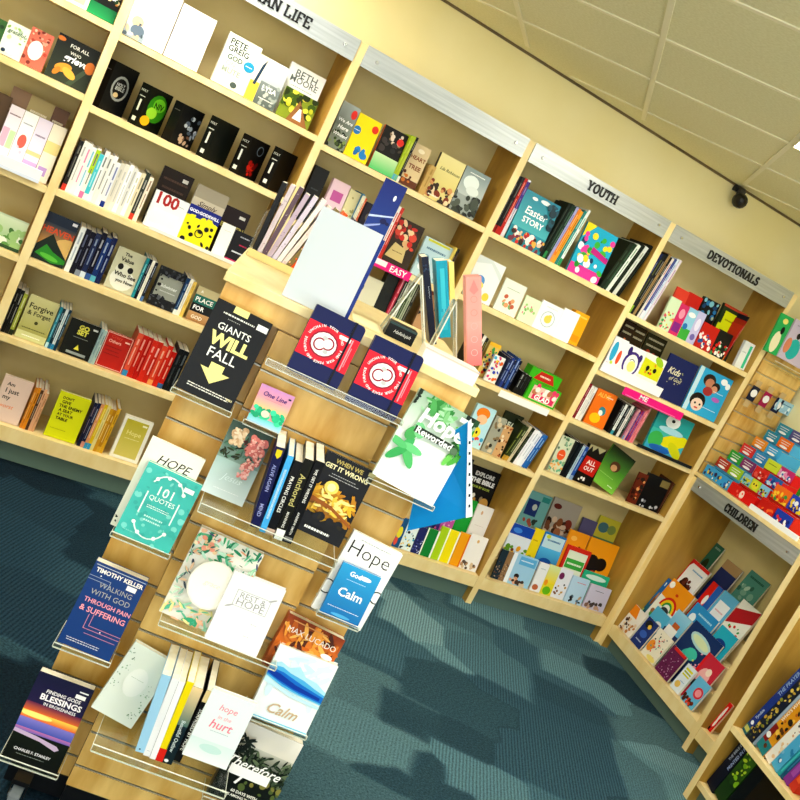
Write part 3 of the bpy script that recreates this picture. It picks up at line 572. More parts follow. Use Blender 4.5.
# fifth shelf
S = shelf(-.9, .541, 'the fifth shelf under the LIFE sign')
S.s_(18, 288, 29, 294, ['1a1a14 a8a8a0', '20201c d0d0c8', 'a8b048 f4f4dc 303820'], 'run at the left end beside Forgive and Forget', seed=11, kind='spine')
S.f(31, 294, 60, 306, 'bcb86c', 'olive cream cover reading Forgive and Forget', [('g', 0, 0, 1, 1, 'd8d4a0', 'a8a450'), ('t', 'Forgive', .5, .75, .8, '3c3c20', dict(bold=.02)), ('t', '& Forget', .5, .6, .78, '3c3c20', dict(bold=.02)), ('e', .5, .42, .06, .04, '4c4c24'), ('bar', .5, .26, .8, .03, '6c6c34'), ('r', 0, 0, 1, .18, 'd4d49c'), ('bar', .5, .09, .6, .03, 'f8f8e8')], t=.02)
S.s_(61, 307, 72, 312, ['2c8ca0 e0f0f4 c8e8f0', '1c3c4c e8f4f8 2878a0', 'e8eef0 60a0b0 3090c0', '183c50 d0e4f0'], 'run right of the Forgive and Forget cover', seed=12, kind='spine')
S.f(73, 316, 101, 330, '181c16', 'black cover with gold stacked capitals and a small lamp', [('t', 'GO', .5, .82, .34, 'd0cc58', dict(bold=.05, hmax=.14)), ('t', 'SET', .5, .68, .36, 'd0cc58', dict(bold=.05, hmax=.14)), ('bar', .5, .53, .5, .025, '8c9088'), ('p', [(.4, .2), (.58, .2), (.5, .34)], 'e0d850'), ('r', .2, .06, .85, .13, '9ca4a4'), ('r', .78, .84, .94, .89, 'd8d8d8')], t=.02)
S.s_(102, 329, 108, 332, ['9cb4b8 5c7074', 'b0c4c0 5c7074'], 'beside the red cover', seed=13, kind='spine')
S.f(108, 331, 135, 340, 'b8281c', 'red cover with a thin white frame', [('r', .03, .02, .055, .98, 'f0c8b8'), ('r', .945, .02, .97, .98, 'f0c8b8'), ('r', .03, .965, .97, .98, 'f0c8b8'), ('r', .03, .02, .97, .035, 'f0c8b8'), ('t', 'Crazy', .4, .88, .4, 'd8503c'), ('t', 'Others', .38, .76, .46, 'f0b0a0', dict(bold=.03)), ('bar', .4, .6, .6, .035, '8c1c14'), ('bar', .4, .5, .5, .035, '8c1c14'), ('bar', .4, .4, .6, .035, '8c1c14'), ('r', .72, .82, .9, .86, 'f0c8b8')], t=.02)
S.s_(139, 331, 178, 352, ['d85c44 f8e0d8 3c90c0', 'c42818 f4e4dc', 'b81c14 f8c8b8', 'd43424 f8e8e0', 'c83020 ffffff', 'dc5034 f8e8d8 e8a060', 'cc2c18 f8f0e0', 'c02010 f8f4e4 40689c'], 'red run', jit=.01, seed=14, kind='spine')
S.s_(180, 349, 190, 353, ['14181c 606468', '10151a 90989c'], 'right end of the fifth shelf', seed=15, kind='spine')
# bottom shelf
S = shelf(-.9, .164, 'the bottom shelf under the LIFE sign')
S.f(6, 374, 34, 385, 'e8d0c4', 'pale pink cover reading Am I just my', [('t', 'Am', .3, .83, .26, '2c2824', dict(bold=.02)), ('t', 'I just', .42, .67, .46, '2c2824', dict(bold=.02)), ('t', 'my', .3, .51, .26, '2c2824', dict(bold=.02)), ('t', 'worst', .4, .34, .5, 'f0a078', dict(shear=.3))], t=.022)
S.s_(36, 387, 50, 393, ['d88c2c f4d8a0', 'e09428 4c3010', '5c4030 e8dccc', 'e4b490 8c5c3c', 'd8a880 8c5c3c'], 'run left of the bright yellow cover', seed=16, jit=.008, kind='spine')
S.f(61, 391, 92, 401, 'dce018', 'bright yellow cover with black capitals about the enemy and a seat', [('t', "DON'T", .32, .88, .36, '20240c', dict(bold=.03)), ('t', 'GIVE', .3, .79, .28, '20240c', dict(bold=.03)), ('t', 'THE ENEMY', .48, .70, .74, '20240c', dict(bold=.03, hmax=.075)), ('t', 'A SEAT', .36, .61, .44, '20240c', dict(bold=.03)), ('t', 'AT YOUR', .4, .52, .52, '20240c', dict(bold=.03)), ('t', 'TABLE', .33, .43, .38, '20240c', dict(bold=.03)), ('bar', .35, .2, .5, .02, 'a8ac18')], t=.022, spine='a8b018')
S.s_(95, 403, 121, 411, ['1c2440 d8b8b0 - 20284c', '20284c e8e8f0 d89c8c', 'e0a070 f8e8d0 40a0c8', 'e0c018 f8f0b0 40a0d0', 'e8dc98 b0a460', 'd09c24 fff0c0', 'c08c20 f8ecc0 d8b040', 'e0b030 6c5010'], 'run right of the bright yellow cover', jit=.008, seed=17, kind='spine')
S.f(126, 415, 154, 424, 'f2f0e4', 'cream cover inside a wide white border at the right end', [('g', .1, .07, .88, .93, 'c4b838', 'dccf74'), ('t', 'Hope', .5, .62, .5, 'ece49c'), ('bar', .5, .5, .5, .02, 'efe8b0'), ('r', .68, .84, .84, .88, 'f4f0d0')], t=.022)
# ---- bookcase behind the stand
S = shelf(0, 1.818, 'the top shelf of the unlettered bookcase')
S.f(344, 101, 361, 110, '8c9488', 'grey green cover with white hand lettering and a red dot', [('g', 0, .5, 1, 1, 'b0b8b8', '7c8478'), ('n', 50, ['4c5c34', '8ca060', '2c3824'], 24, (0, 0, 1, .4), (.07, .14)), ('t', 'We Are', .5, .62, .8, 'ffffff', dict(shear=.2, bold=.02)), ('t', 'Here', .5, .48, .6, 'ffffff', dict(shear=.2, bold=.02)), ('t', 'Winded', .5, .32, .8, 'ffffff', dict(shear=.2, bold=.02)), ('e', .78, .82, .16, .1, 'd83830')], t=.02)
S.f(361, 112, 382, 126, 'f2d80c', 'yellow cover with blue and red dots and a blue splash', [('e', .14, .62, .16, .1, '2c7cb8'), ('bar', .14, .62, .24, .02, 'ffffff'), ('e', .82, .8, .14, .09, 'd83c20'), ('n', 51, ['3088c8', '2470b0'], 9, (.3, .08, .8, .24), (.08, .15))], t=.022)
S.f(386, 125, 409, 137, '1d1a1a', 'black cover with a red dot over a green meadow', [('n', 52, ['c8b090', '907860', 'e0d0c0'], 14, (.3, .7, .8, .95), (.05, .1)), ('n', 53, ['303030', '484040'], 10, (.1, .4, .9, .7), (.08, .12)), ('g', 0, 0, 1, .38, 'c8e0b0', '58c074'), ('e', .78, .78, .14, .08, 'd83830')], t=.02, spine='c86428')
S.s_(411, 134, 419, 139, ['a8bc20 d8e068 60b0c8', 'b4c430 e4ec90 70b8a0', '1c1c18 c8c8c0 e0e0d8'], 'between the black and HEART TREE covers', seed=18, kind='spine')
S.f(416, 142, 431, 152, 'd9c49c', 'tan cover with brown capitals HEART TREE', [('t', 'HEART', .5, .68, .9, '8c4c28', dict(bold=.03)), ('t', 'TREE', .5, .46, .74, '8c4c28', dict(bold=.03)), ('r', 0, 0, 1, .16, '6c3c20'), ('n', 54, ['c87830', '603018'], 8, (.05, .1, .5, .3), (.07, .12)), ('e', .5, .86, .2, .05, 'f0e4c8')], t=.03, spine='1c1c18')
S.s_(432, 165, 437, 168, ['c8a868 a08040'], 'low and tan, beside the HEART TREE cover', seed=19, kind='spine')
S.f(441, 152, 466, 166, 'e6d894', 'cream cover with green script over a brown landscape', [('g', 0, .3, 1, 1, 'e8dca0', 'ded088'), ('t', 'Lila Robinson', .55, .7, .8, '4c5020', dict(shear=.4)), ('n', 55, ['8c3c1c', 'd8a068', '3c2818', 'f0d8b0'], 34, (0, 0, 1, .4), (.06, .14)), ('bar', .3, .08, .4, .04, 'f4f0e0')], t=.025, spine='2a2018')
S.f(467, 166, 491, 179, 'a8b0ac', 'grey cover with a cloudy sky above dark trees', [('g', 0, .4, 1, 1, '8c9c9c', 'c4ccc8'), ('e', .4, .7, .3, .16, 'e4ece8'), ('e', .55, .55, .25, .1, 'dfe6e2'), ('n', 56, ['20241c', '3c4438', '5c6458'], 34, (0, 0, 1, .42), (.07, .13)), ('e', .8, .3, .16, .14, '4c5448'), ('bar', .5, .9, .6, .03, 'f0f4f0')], t=.03, spine='1c1e1c')
S = shelf(0, 1.475, 'the shelf seen above the magazines on the stand')
S.f(316, 166, 330, 172, '191a1c', 'black spine high behind the magazines at left', [('bar', .5, .6, .5, .03, '50585c')], t=.03, y=.06)
S.f(334, 179, 351, 187, 'e6c8d4', 'pale pink cover leaning behind the blank white sheet', [('r', .2, .6, .8, .8, 'c060a0'), ('bar', .5, .45, .7, .04, 'a87c90')], t=.03)
S.f(351, 189, 361, 195, 'd8cfa4', 'cream and olive cover right of the pale pink one', [('n', 57, ['a8a068', 'efe8c8'], 8, (.1, .1, .9, .9), (.1, .2))], t=.02)
S.s_(355, 191, 368, 199, ['3c88b0 e8f0f0 - e8e0c0', 'e8e4cc a09c7c', 'd05c30 f0d0b8'], 'above the blank white sheet', seed=20, kind='spine')
S.f(367, 202, 385, 211, '20182c', 'dark purple cover half hidden by the blue tall booklet', [('e', .4, .7, .2, .1, '6c6458'), ('n', 58, ['5c3c7c', '8060a8', '2c2450'], 12, (.1, .1, .9, .5), (.08, .16))], t=.02)
S.s_(399, 206, 405, 209, ['e8e4e0 c83030', 'c83428 f4e4d8'], 'left of the roses cover', seed=21, kind='spine')
S.f(400, 217, 425, 229, '3c2c1c', 'dark cover with red roses and a parchment label', [('n', 59, ['c83024', 'd8503c', 'e8c8a0', '8c2018', 'd8b080'], 26, (.1, .45, .9, .95), (.07, .14)), ('p', [(.02, .12), (.72, .1), (.66, .4), (.2, .46)], 'd0bc84'), ('bar', .4, .28, .4, .03, '7c6438')], t=.025, spine='d8a848')
S.f(425, 240, 455, 246, 'bcd4dc', 'pale blue cover right of the roses, above the acrylic holders', [('bar', .5, .75, .7, .07, '5c8098'), ('r', .1, .92, .9, .98, 'c8c840'), ('n', 60, ['8cb0c0', 'e8f0f0'], 8, (.1, .1, .9, .6), (.1, .16))], t=.02)
S.s_(452, 247, 460, 251, ['f0d870 a08830', '1c1c1c e8b890', '141414 d8a070'], 'right end above the pink box', seed=22, kind='spine')
S = shelf(0, 1.15, 'the third shelf down of the unlettered bookcase')
S.f(364, 274, 384, 283, 'e4e0c8', 'cream cover with a dark lower half right of the white sheet', [('e', .15, .75, .08, .08, '40302c'), ('r', 0, 0, 1, .45, '2c2a20'), ('n', 61, ['c8c098', '5c5840', 'e8e4c8'], 14, (0, .02, 1, .45), (.06, .12))], t=.02)
S.f(386, 275, 401, 277, '161c18', 'black box shaped book beside the cream and dark cover', [('n', 62, ['24342c', '101412'], 6, (.2, .2, .8, .8), (.1, .2))], t=.05, hard=True)
S.s_(404, 272, 424, 282, ['c83c54 f8d8e0', '1c1c1c e0e0d8', 'd8d8cc 607050', '3c5034 c8d0b0', 'b0b8a0 384030', '2c2c24 c0b8a0'], 'run seen through the acrylic holders', jit=.012, seed=23, kind='spine')
S.f(428, 290, 450, 300, 'c89c70', 'brown picture cover seen between the navy and teal books', [('n', 63, ['8c4420', '2c3824', 'e8d0a8', '1c1c18'], 24, (0, 0, 1, 1), (.08, .16))], t=.02)
S = shelf(0, .81, 'the fourth shelf down of the unlettered bookcase')
S.f(445, 323, 456, 328, 'e8607c', 'pink red cover seen below the teal book', [('n', 64, ['1c2030', 'f4e4c8', 'd83060'], 12, (0, 0, 1, 1), (.12, .22))], t=.02, y=.04)
# ---- YOUTH bookcase
S = shelf(.9, 1.817, 'the top shelf under the YOUTH sign')
S.s_(519, 176, 532, 181, ['18191e 8c8c88 b02018 1c1c22', '201a1e 989488 c02818 22181c', 'c4281c f0d0c0 - c02018', 'e8e4ec 5c3c90 - 503890'], 'run left of the teal Easter cover', jit=.003, seed=24, kind='spine')
S.f(527, 189, 561, 207, '2596a8', 'teal cover reading Easter STORY over a crowd of small figures', [('g', 0, .3, 1, 1, '2090a8', '58b8c0'), ('t', 'Easter', .5, .66, .62, 'ffffff', dict(shear=.1)), ('t', 'STORY', .5, .48, .6, 'ffffff', dict(bold=.02)), ('e', .3, .9, .08, .03, 'ffffff'), ('e', .6, .92, .14, .04, 'e8f4f4'), ('n', 65, ['e8c8b0', 'c83028', 'f4f0e8', '3c2c24', '803c50', 'f0b858'], 42, (0, .02, 1, .26), (.03, .08)), ('n', 66, ['14404c', '1c5c6c'], 14, (.7, .5, 1, .95), (.05, .1))], t=.012)
S.s_(565, 201, 590, 213, ['12241c 48584c', '163024 4c7058 2c8c50', '1c3c2c 88a890', 'a8a8d0 6c6ca8', 'e4882c f8e0b8 e0a050', 'f0a828 884c10', '2c8c88 d8f0e8', 'e8f0ec 40a080 38a068'], 'run right of the teal Easter cover', jit=.012, seed=25, kind='spine', lean=3)
S.f(588, 223, 619, 237, '28b4d4', 'bright cyan and pink cover with a yellow corner', [('p', [(0, 1), (.3, 1), (.02, .72), (0, .72)], 'f0e020'), ('r', 0, 0, 1, .2, 'd840a0'), ('n', 67, ['48b848', '2c9c3c', 'ffffff', 'e848a8', '184c6c', 'f4f4f4', 'f0d830'], 36, (.05, .05, .95, .85), (.05, .11)), ('p', [(.4, .5), (.98, .42), (.98, .52), (.42, .62)], 'c02c8c')], t=.015)
S.s_(630, 244, 653, 248, ['1c2c20 486050', '24402c 607c64', 'e0e8e0 4c7c5c', '142018 3c5040', 'd8dcd4 80907c', '101812 303c34'], 'leaning run on the top YOUTH shelf', jit=.006, seed=26, kind='thin spine', lean=9, depth=.2)
S = shelf(.9, 1.493, 'the second shelf under the YOUTH sign')
S.f(480, 254, 506, 268, 'eef2f2', 'white card with a blue balloon and yellow spots', [('e', .35, .45, .18, .13, '5c9cd8'), ('e', .42, .34, .12, .1, 'f0d858'), ('e', .75, .15, .12, .1, 'f0d050'), ('p', [(0, .8), (.5, .92), (1, .62), (1, .75), (.5, 1), (0, 1)], 'dfe6e4')], t=.01, name='greeting_card', cat='greeting card')
S.f(507, 277, 527, 289, 'e9efe2', 'pale card with a bunch of tiny flowers', [('n', 70, ['8cb478', 'e8a878', 'c0d0a8', 'c86c50'], 12, (.25, .2, .75, .5), (.05, .1)), ('bar', .5, .75, .6, .03, 'b0b8a0')], t=.01, name='greeting_card', cat='greeting card')
S.f(527, 295, 542, 303, 'dff0cc', 'light green card between the flower card and the duck card', [('n', 71, ['a8d080', 'e88c9c', '88c070'], 10, (.15, .3, .85, .7), (.07, .12))], t=.01, name='greeting_card', cat='greeting card')
S.f(544, 299, 564, 311, 'f2f4f4', 'white card with a yellow duck in a ring', [('ring', .5, .45, .3, .03, 'a8b8c0'), ('e', .5, .45, .16, .14, 'e8d468'), ('e', .56, .56, .08, .07, 'e8d468'), ('bar', .5, .85, .5, .03, 'c0c8c8')], t=.01, name='greeting_card', cat='greeting card')
S.f(564, 309, 581, 314, 'fafafa', 'blank white card left of the yellow box', [('r', .1, .1, .12, .9, 'ececec')], t=.01, name='greeting_card', cat='greeting card')
S.f(576, 311, 590, 317, 'f2b018', 'small yellow orange box at the right end of the card shelf', [('r', .1, .1, .9, .3, 'e89c10'), ('r', .1, .85, .9, .9, 'f8d060')], t=.04, y=.05, name='gift_box', cat='box', row=2)
S = shelf(.9, 1.152, 'the third shelf under the YOUTH sign')
S.s_(482, 334, 489, 340, ['1c1c1e c8c8c0', 'e8e4da 908c80', '24241f d8c050'], 'left end behind the pink box', seed=27, kind='spine')
S.f(491, 341, 501, 347, 'e8c870', 'mosaic cover in yellow and blue, left of a similar one', [('n', 72, ['3c60b0', 'f0f0e8', 'd84830', '48a058', '202848'], 26, (.05, .05, .95, .9), (.08, .14)), ('r', 0, .9, 1, 1, 'f0c030')], t=.02, y=.08, row=1)
S.f(495, 355, 506, 359, 'e8e8e4', 'small colourful cover with blue and orange figures', [('n', 73, ['3c50c0', 'e86c28', 'f0d838', 'd83c80', '50b0d8', 'ffffff'], 30, (.05, .05, .95, .95), (.08, .15))], t=.015)
S.s_(511, 357, 523, 362, ['1c2c58 c8d8f0', '24408c e8f0f8', '18244c a8c0e0', '3058a0 f0f4f8', '141e3c c8d0e0'], 'blue run left of the green box', jit=.01, seed=28, kind='spine')
S.s_(523, 372, 533, 377, ['14181c e8ecec', '101418 606868', '161616 404444'], 'black run left of the green box', seed=29, kind='spine')
def gift(S, ax, ay, bx, by, d, col, label, art, name='gift_box', cat='box', y=.02):
    A = S.F.hit(ax, ay, y); B = S.F.hit(bx, by, y); h = (A.z+B.z)/2-S.z; x0, x1 = S.clip(0, A.x, B.x); w_ = x1-x0
    r = thing(name, label, cat, T4(S.F, x0, y, S.z+.0005), S.group)
    m = M(); c = lin(col); m.box((0, 0, 0), (w_, d, h*.62), c); m.build('carton', PRINT, r, bevel=.001)
    m = M(); m.box((0, d*.45, h*.62+.0005), (w_, d, h), c); m.build('header_card', PRINT, r)
    a = Art(w_, h*.62, lambda x, z, dd: (x, -dd, z)); a.draw(art); a.m.build('front_picture', PRINT, r); a.tm.build('title', PRINT, r)
    a = Art(w_, h*.38-.001, lambda x, z, dd: (x, d*.45-dd, h*.62+.0006+z)); a.draw([('p', [(.15, .1), (.85, .1), (.7, .9), (.3, .9)], 'c82c20'), ('bar', .5, .5, .35, .2, 'f8e8d8')]); a.m.build('header_picture', PRINT, r)
gift(S, 537, 368, 567, 384, .12, '48b824', 'green gift box with a red and pink printed front', [('r', .12, .1, .95, .85, 'f0c8b8'), ('r', .2, .14, .9, .42, 'e0346c'), ('n', 74, ['f4f0e8', 'c8805c', 'e84878'], 12, (.15, .45, .9, .85), (.06, .1)), ('t', 'GLAD', .52, .29, .5, 'ffffff', B_)])
S = shelf(.9, .807, 'the fourth shelf under the YOUTH sign')
S.f(478, 404, 497, 411, 'bfe4ec', 'cartoon cover with an orange haired child and yellow faces', [('e', .45, .82, .34, .14, 'f08c24'), ('e', .5, .68, .26, .12, 'f4c8a0'), ('e', .4, .36, .3, .14, 'f4dc38'), ('e', .3, .38, .05, .04, '1c1c1c'), ('e', .5, .36, .05, .04, '1c1c1c'), ('n', 75, ['ffffff', '48a8d0', 'e84c3c'], 10, (.05, .02, .95, .25), (.06, .1))], t=.02)
S.f(497, 415, 507, 421, 'a8a898', 'grey photo cover of faces beside the cartoon cover', [('n', 76, ['3c3830', 'd8c8a8', '8c7858'], 18, (.05, .05, .95, .95), (.1, .2))], t=.015)
S.f(504, 424, 513, 429, 'd0a878', 'tan photo cover of small figures', [('n', 77, ['4c3420', 'e8d8b8', 'a05c34'], 18, (.05, .05, .95, .95), (.1, .2))], t=.015)
S.f(507, 410, 524, 419, '2b3420', 'dark green cover with white letters leaning at the back', [('t', 'REAL', .5, .72, .8, 'e8ecd8', dict(bold=.04)), ('t', 'FUN', .5, .5, .7, 'd8e060', dict(bold=.04)), ('n', 78, ['c89830', 'e0b848'], 8, (.1, .05, .9, .35), (.08, .14))], t=.015, y=.1, row=1)
S.s_(524, 425, 549, 437, ['2c381c c8d060 b89438', '3c4824 e0e4b0 c8a040', 'd8ccb0 8c8468', '242c1c 90987c', 'f0f0f4 c8c8d0', 'f4f4f8 a8b0c0', 'e8ecf4 8c98b0', '2c70b8 e8f0f8', '2464a8 d8e8f4'], 'leaning run on the fourth YOUTH shelf', jit=.006, seed=30, kind='thin spine', lean=7)
def tierbook(F, lv, x0c, x1c, A_, B_2, cover, label, art, group, t=.012, lean=10, dz=0, name='book', lo=-9, hi=9, edge={}):
    y, z = lv; z += dz
    yt = y
    for _ in range(3):
        A = F.hit(*A_, yt); B = F.hit(*B_2, yt); h = max(.06, ((A.z+B.z)/2-z)/math.cos(R3(lean))); yt = y+h*math.sin(R3(lean))
    k = (F.o.x, round(y, 3)); e = edge.get(k+(round(x0c),), -9); x0 = max(A.x, x0c, e+.001); x1 = min(B.x, x1c)
    if x1 < x0+.02: x1 = x0+.02
    edge[k+(round(x0c),)] = x1
    r = thing(name, label, 'book', T4(F, x0, y, z+.0006+t*math.sin(R3(lean)), 0, lean), group)
    book_parts(r, x1-x0, h, t, cover, art)
LD = [(.03, .165), (.128, .271), (.213, .361)]
gD = 'books in the stepped display under the YOUTH sign'
def tb(i, *a, **k): tierbook(WF, LD[i], .92, 1.78, *a, gD, **k)
WD = lambda s, c1, c2, c3: [('n', s, [c1, c2, c3], 24, (.05, .05, .95, .6), (.06, .12))]
tb(2, (452, 449), (473, 463), '26262a', 'dark cover half hidden behind the blue folder, top step', WD(80, '484858', '303038', '18181c'))
tb(2, (474, 464), (507, 478), '1c1c1e', 'black cover reading EXPLORE THE BIBLE', [('t', 'EXPLORE', .5, .88, .66, 'e8e8e4', dict(bold=.04)), ('t', 'THE BIBLE', .5, .76, .82, 'ffffff', dict(bold=.05)), ('t', 'BOOK BY BOOK', .5, .65, .66, 'c8d860', dict(bold=.03)), ('n', 81, ['e0a850', 'a89878', '484034', 'e8e4dc'], 18, (.05, .06, .95, .52), (.05, .09)), ('e', .78, .4, .15, .1, 'd8a858')])
tb(1, (437, 489), (453, 494), '4c3c8c', 'purple cover with stars low behind the blue folder', WD(82, '8c6cc0', 'd860a0', '2c2458'))
tb(1, (453, 494), (464, 499), 'c860b0', 'pink purple cover beside a dark green one', WD(83, 'd890c8', '602c80', 'f0b8e0'))
tb(1, (464, 497), (478, 503), '1c9c3c', 'green cover left of a white one on the middle step', [('r', .1, .1, .9, .9, '24a844')])
tb(1, (479, 503), (499, 513), 'edeae4', 'white cover with a faint tan emblem on the middle step', [('e', .4, .82, .06, .05, 'd8b088'), ('bar', .5, .5, .5, .02, 'd8d0c8'), ('n', 84, ['c8a888', 'd8c4ac', '9c8468'], 14, (.1, .04, .9, .2), (.06, .1))])
tb(0, (402, 516), (409, 521), '1c5c8c', 'dark blue cover with a yellow face at the stand edge', [('e', .5, .5, .3, .2, 'e8d838'), ('e', .4, .2, .2, .14, 'd85848')])
tb(0, (409, 518), (421, 524), 'e0ecec', 'white cover with cartoon shapes in the front row', WD(85, 'f0d048', '282c34', '48a8c8'))
tb(0, (421, 526), (428, 530), '28306c', 'navy cover with stars in the front row', WD(86, 'c8d0f0', '5058a0', '181c48'))
tb(0, (429, 527), (440, 533), '18883c', 'dark green cover between white strips in the front row', [('r', 0, 0, .1, 1, 'f0f4ec'), ('r', .86, 0, 1, 1, 'f0f4ec')])
tb(0, (443, 526), (451, 530), 'b0d020', 'lime green cover in the front row', [('r', .85, 0, 1, 1, 'f4f8dc')])
tb(0, (451, 530), (461, 533), 'f0e010', 'yellow cover in the front row between lime and orange', [('r', .86, 0, 1, 1, 'f8f8dc')])
tb(0, (462, 532), (471, 536), 'f0a818', 'orange cover in the front row', [('r', .85, 0, 1, 1, 'e07818')])
tb(0, (471, 532), (488, 541), 'efece6', 'white cover with a small sun in the front row by the upright', [('e', .5, .84, .07, .05, 'e0b878'), ('n', 87, ['b89470', 'd8c0a0', '6c5848'], 14, (.05, .03, .95, .2), (.06, .1))])
# ---- DEVOTIONALS bookcase
S = Shelf(WF, 1.771, 'the top shelf under the DEVOTIONALS sign', 1.82, 2.707)
S.s_(662, 252, 682, 262, ['1c2c5c a8b0c8 a8c828', '20242c 9ca838 90b830', '14161c d0d0c8', 'a88c60 5c4830', '181818 c8c8c0', 'e0dcd4 c03040', '4c5ca0 e8c0d0 e8e8f0', 'd8e4f0 5070a8', 'e8e0e8 a04880'], 'leaning run beside small picture books', jit=.008, seed=31, kind='thin spine', lean=4)
rowE = [((676, 290), (692, 300), 'e88070', 'small coral cover with a green corner', ('e8d848', '48a860', 'd83c5c')), ((692, 297), (706, 305), 'b8d8e8', 'small sky blue cover with a green hill', ('48a848', '3878b8', 'e8f0f4'))]
S.f(672, 296, 682, 302, 'd8e8c8', 'small pale green cover half hidden in the front row', WD(90, '48a860', 'e8d048', 'e86c78'), y=.03, t=.012)
S.f(682, 303, 690, 308, 'd83878', 'small bright pink cover in the front row', [('r', .1, .1, .9, .4, '8c2c90'), ('e', .5, .7, .3, .16, 'f0a0b8')], y=.03, t=.012)
S.f(690, 307, 699, 312, '9cd0e8', 'small sky blue cover with a green hill in the front row', [('r', 0, 0, 1, .35, '48b048'), ('e', .3, .4, .25, .1, '2c7cc0'), ('e', .5, .8, .4, .08, 'f4f4f4')], y=.03, t=.012)
S.f(699, 311, 707, 315, 'c8c4e8', 'small lilac cover left of the black ones', [('e', .5, .6, .3, .2, 'e8e4f8'), ('e', .5, .2, .3, .1, '7c70b8')], y=.03, t=.012)
S.f(678, 287, 690, 293, 'e8503c', 'red orange picture cover at the left of the rear row', WD(91, 'f0c848', 'd82828', 'f4e0d0'), y=.12, row=1, t=.012, dh=.0)
S.f(690, 292, 703, 299, 'd02c24', 'red picture cover with white flecks in the rear row', WD(92, 'f4f0ec', 'b01c18', '2c2c3c'), y=.12, row=1, t=.012)
S.f(705, 297, 721, 305, '14181c', 'black cover with a blue earth picture in the rear row', [('n', 93, ['2c80b8', '1c4c7c', '8cc8d8', 'a8b8a0'], 18, (.1, .45, .9, .95), (.07, .13)), ('e', .4, .25, .08, .05, 'e8d048'), ('e', .7, .22, .08, .05, 'e8d048')], y=.12, row=1, t=.02)
S.f(725, 304, 748, 315, '2c3c24', 'dark green cover with a bright yellow label', [('r', .15, .55, .75, .88, 'd8e018'), ('r', .05, .35, .6, .62, 'd8e018'), ('bar', .45, .72, .4, .04, '8c9010'), ('r', 0, .95, 1, 1, 'b04830'), ('n', 94, ['d04838', '1c2818'], 8, (.5, .1, .95, .5), (.08, .13))], y=.1, row=1, t=.02)
S.f(705, 322, 720, 330, 'c8281c', 'red cover with white shapes in front of a black one', WD(95, 'f4f0ec', 'e04838', '2c5ca0'), y=.03, t=.012)
S.f(720, 328, 733, 337, '1c1c1c', 'black and red cover at the right of the front row', WD(96, 'd82820', 'f4f0ec', '48a060'), y=.03, t=.012)
S.s_(740, 324, 750, 318, ['c02c24 e8c8b8 e0a030', 'a82420 e8d0c0', '1c1c30 9c9cc0'], 'tall pair left of the small mint booklet', seed=32, jit=.002, kind='spine', lean=3)
S.f(746, 341, 758, 347, 'ecf0ee', 'small white booklet with a mint stripe', [('r', .6, .05, .85, .9, '48c8a0'), ('bar', .3, .6, .4, .05, 'b8c8c4')], t=.02)
S = Shelf(WF, 1.444, 'the children shelf under the DEVOTIONALS sign', 1.82, 2.707)
for i, (a, b, c_, l_, cs) in enumerate([((627, 319), (637, 325), '38241c', 'dark brown cover with an orange foot, left of three in the rear row', ('d8783c', 'a8a090', '1c1814')), ((636, 325), (648, 331), '3c2c14', 'brown cover with yellow figures, middle of three in the rear row', ('e8b028', 'd85824', 'b0a898')), ((650, 331), (667, 343), '38341c', 'dark olive cover with a teal robe, right of three in the rear row', ('28806c', 'e0b030', 'b83c24'))]):
    S.f(*a, *b, c_, l_, [('bar', .5, .9, .8, .05, 'c8c0a8'), ('bar', .5, .78, .8, .05, 'c8c0a8'), ('n', 97+i, list(cs), 22, (.05, .1, .95, .66), (.07, .14))], y=.12, row=1, t=.01)
S.f(617, 335, 629, 343, 'f4f6f6', 'white cover with a cyan figure and pink foot', [('e', .3, .6, .2, .28, '38b0d8'), ('e', .75, .5, .14, .2, 'e85c30'), ('n', 101, ['f070a0', 'f8b8d0', 'e83c80', 'c8e060'], 14, (0, .05, 1, .3), (.06, .11))], t=.008)
S.f(629, 343, 647, 353, 'f2f2f4', 'white cover with a laughing face inside purple hair', [('e', .5, .5, .42, .36, '4c2c8c'), ('e', .22, .82, .1, .14, '3c2478'), ('e', .82, .74, .1, .12, '3c2478'), ('e', .5, .48, .32, .3, 'f0f0f0'), ('e', .55, .44, .2, .16, 'f0e890'), ('arc', .5, .55, .14, .03, 20, 160, '2c2c2c')], t=.008)
S.f(648, 352, 667, 362, 'f0f0ea', 'white cover with a yellow owl face and green lettering', [('p', [(.0, .35), (.98, .35), (.98, .78), (0, .85)], 'e0e020'), ('e', .7, .88, .25, .1, 'a8d030', -30), ('e', .3, .6, .08, .07, '1c1c1c'), ('e', .65, .6, .08, .07, '1c1c1c'), ('e', .5, .48, .08, .04, 'e86c20'), ('n', 102, ['1c1c1c', 'e8a020'], 8, (.15, .4, .85, .75), (.03, .07)), ('bar', .5, .22, .5, .07, '28984c')], t=.008)
S.f(669, 352, 699, 367, '1c2a66', 'dark blue cover with pale hand lettering in the middle', [('t', 'Kids', .35, .66, .42, 'e8e4c8', dict(shear=.3)), ('t', 'of God', .48, .5, .42, 'd8d4b0', dict(shear=.3)), ('n', 103, ['c8c89c', 'a8a878'], 14, (.2, .35, .65, .8), (.01, .02)), ('r', .05, .04, .13, .1, 'ffffff')], t=.01)
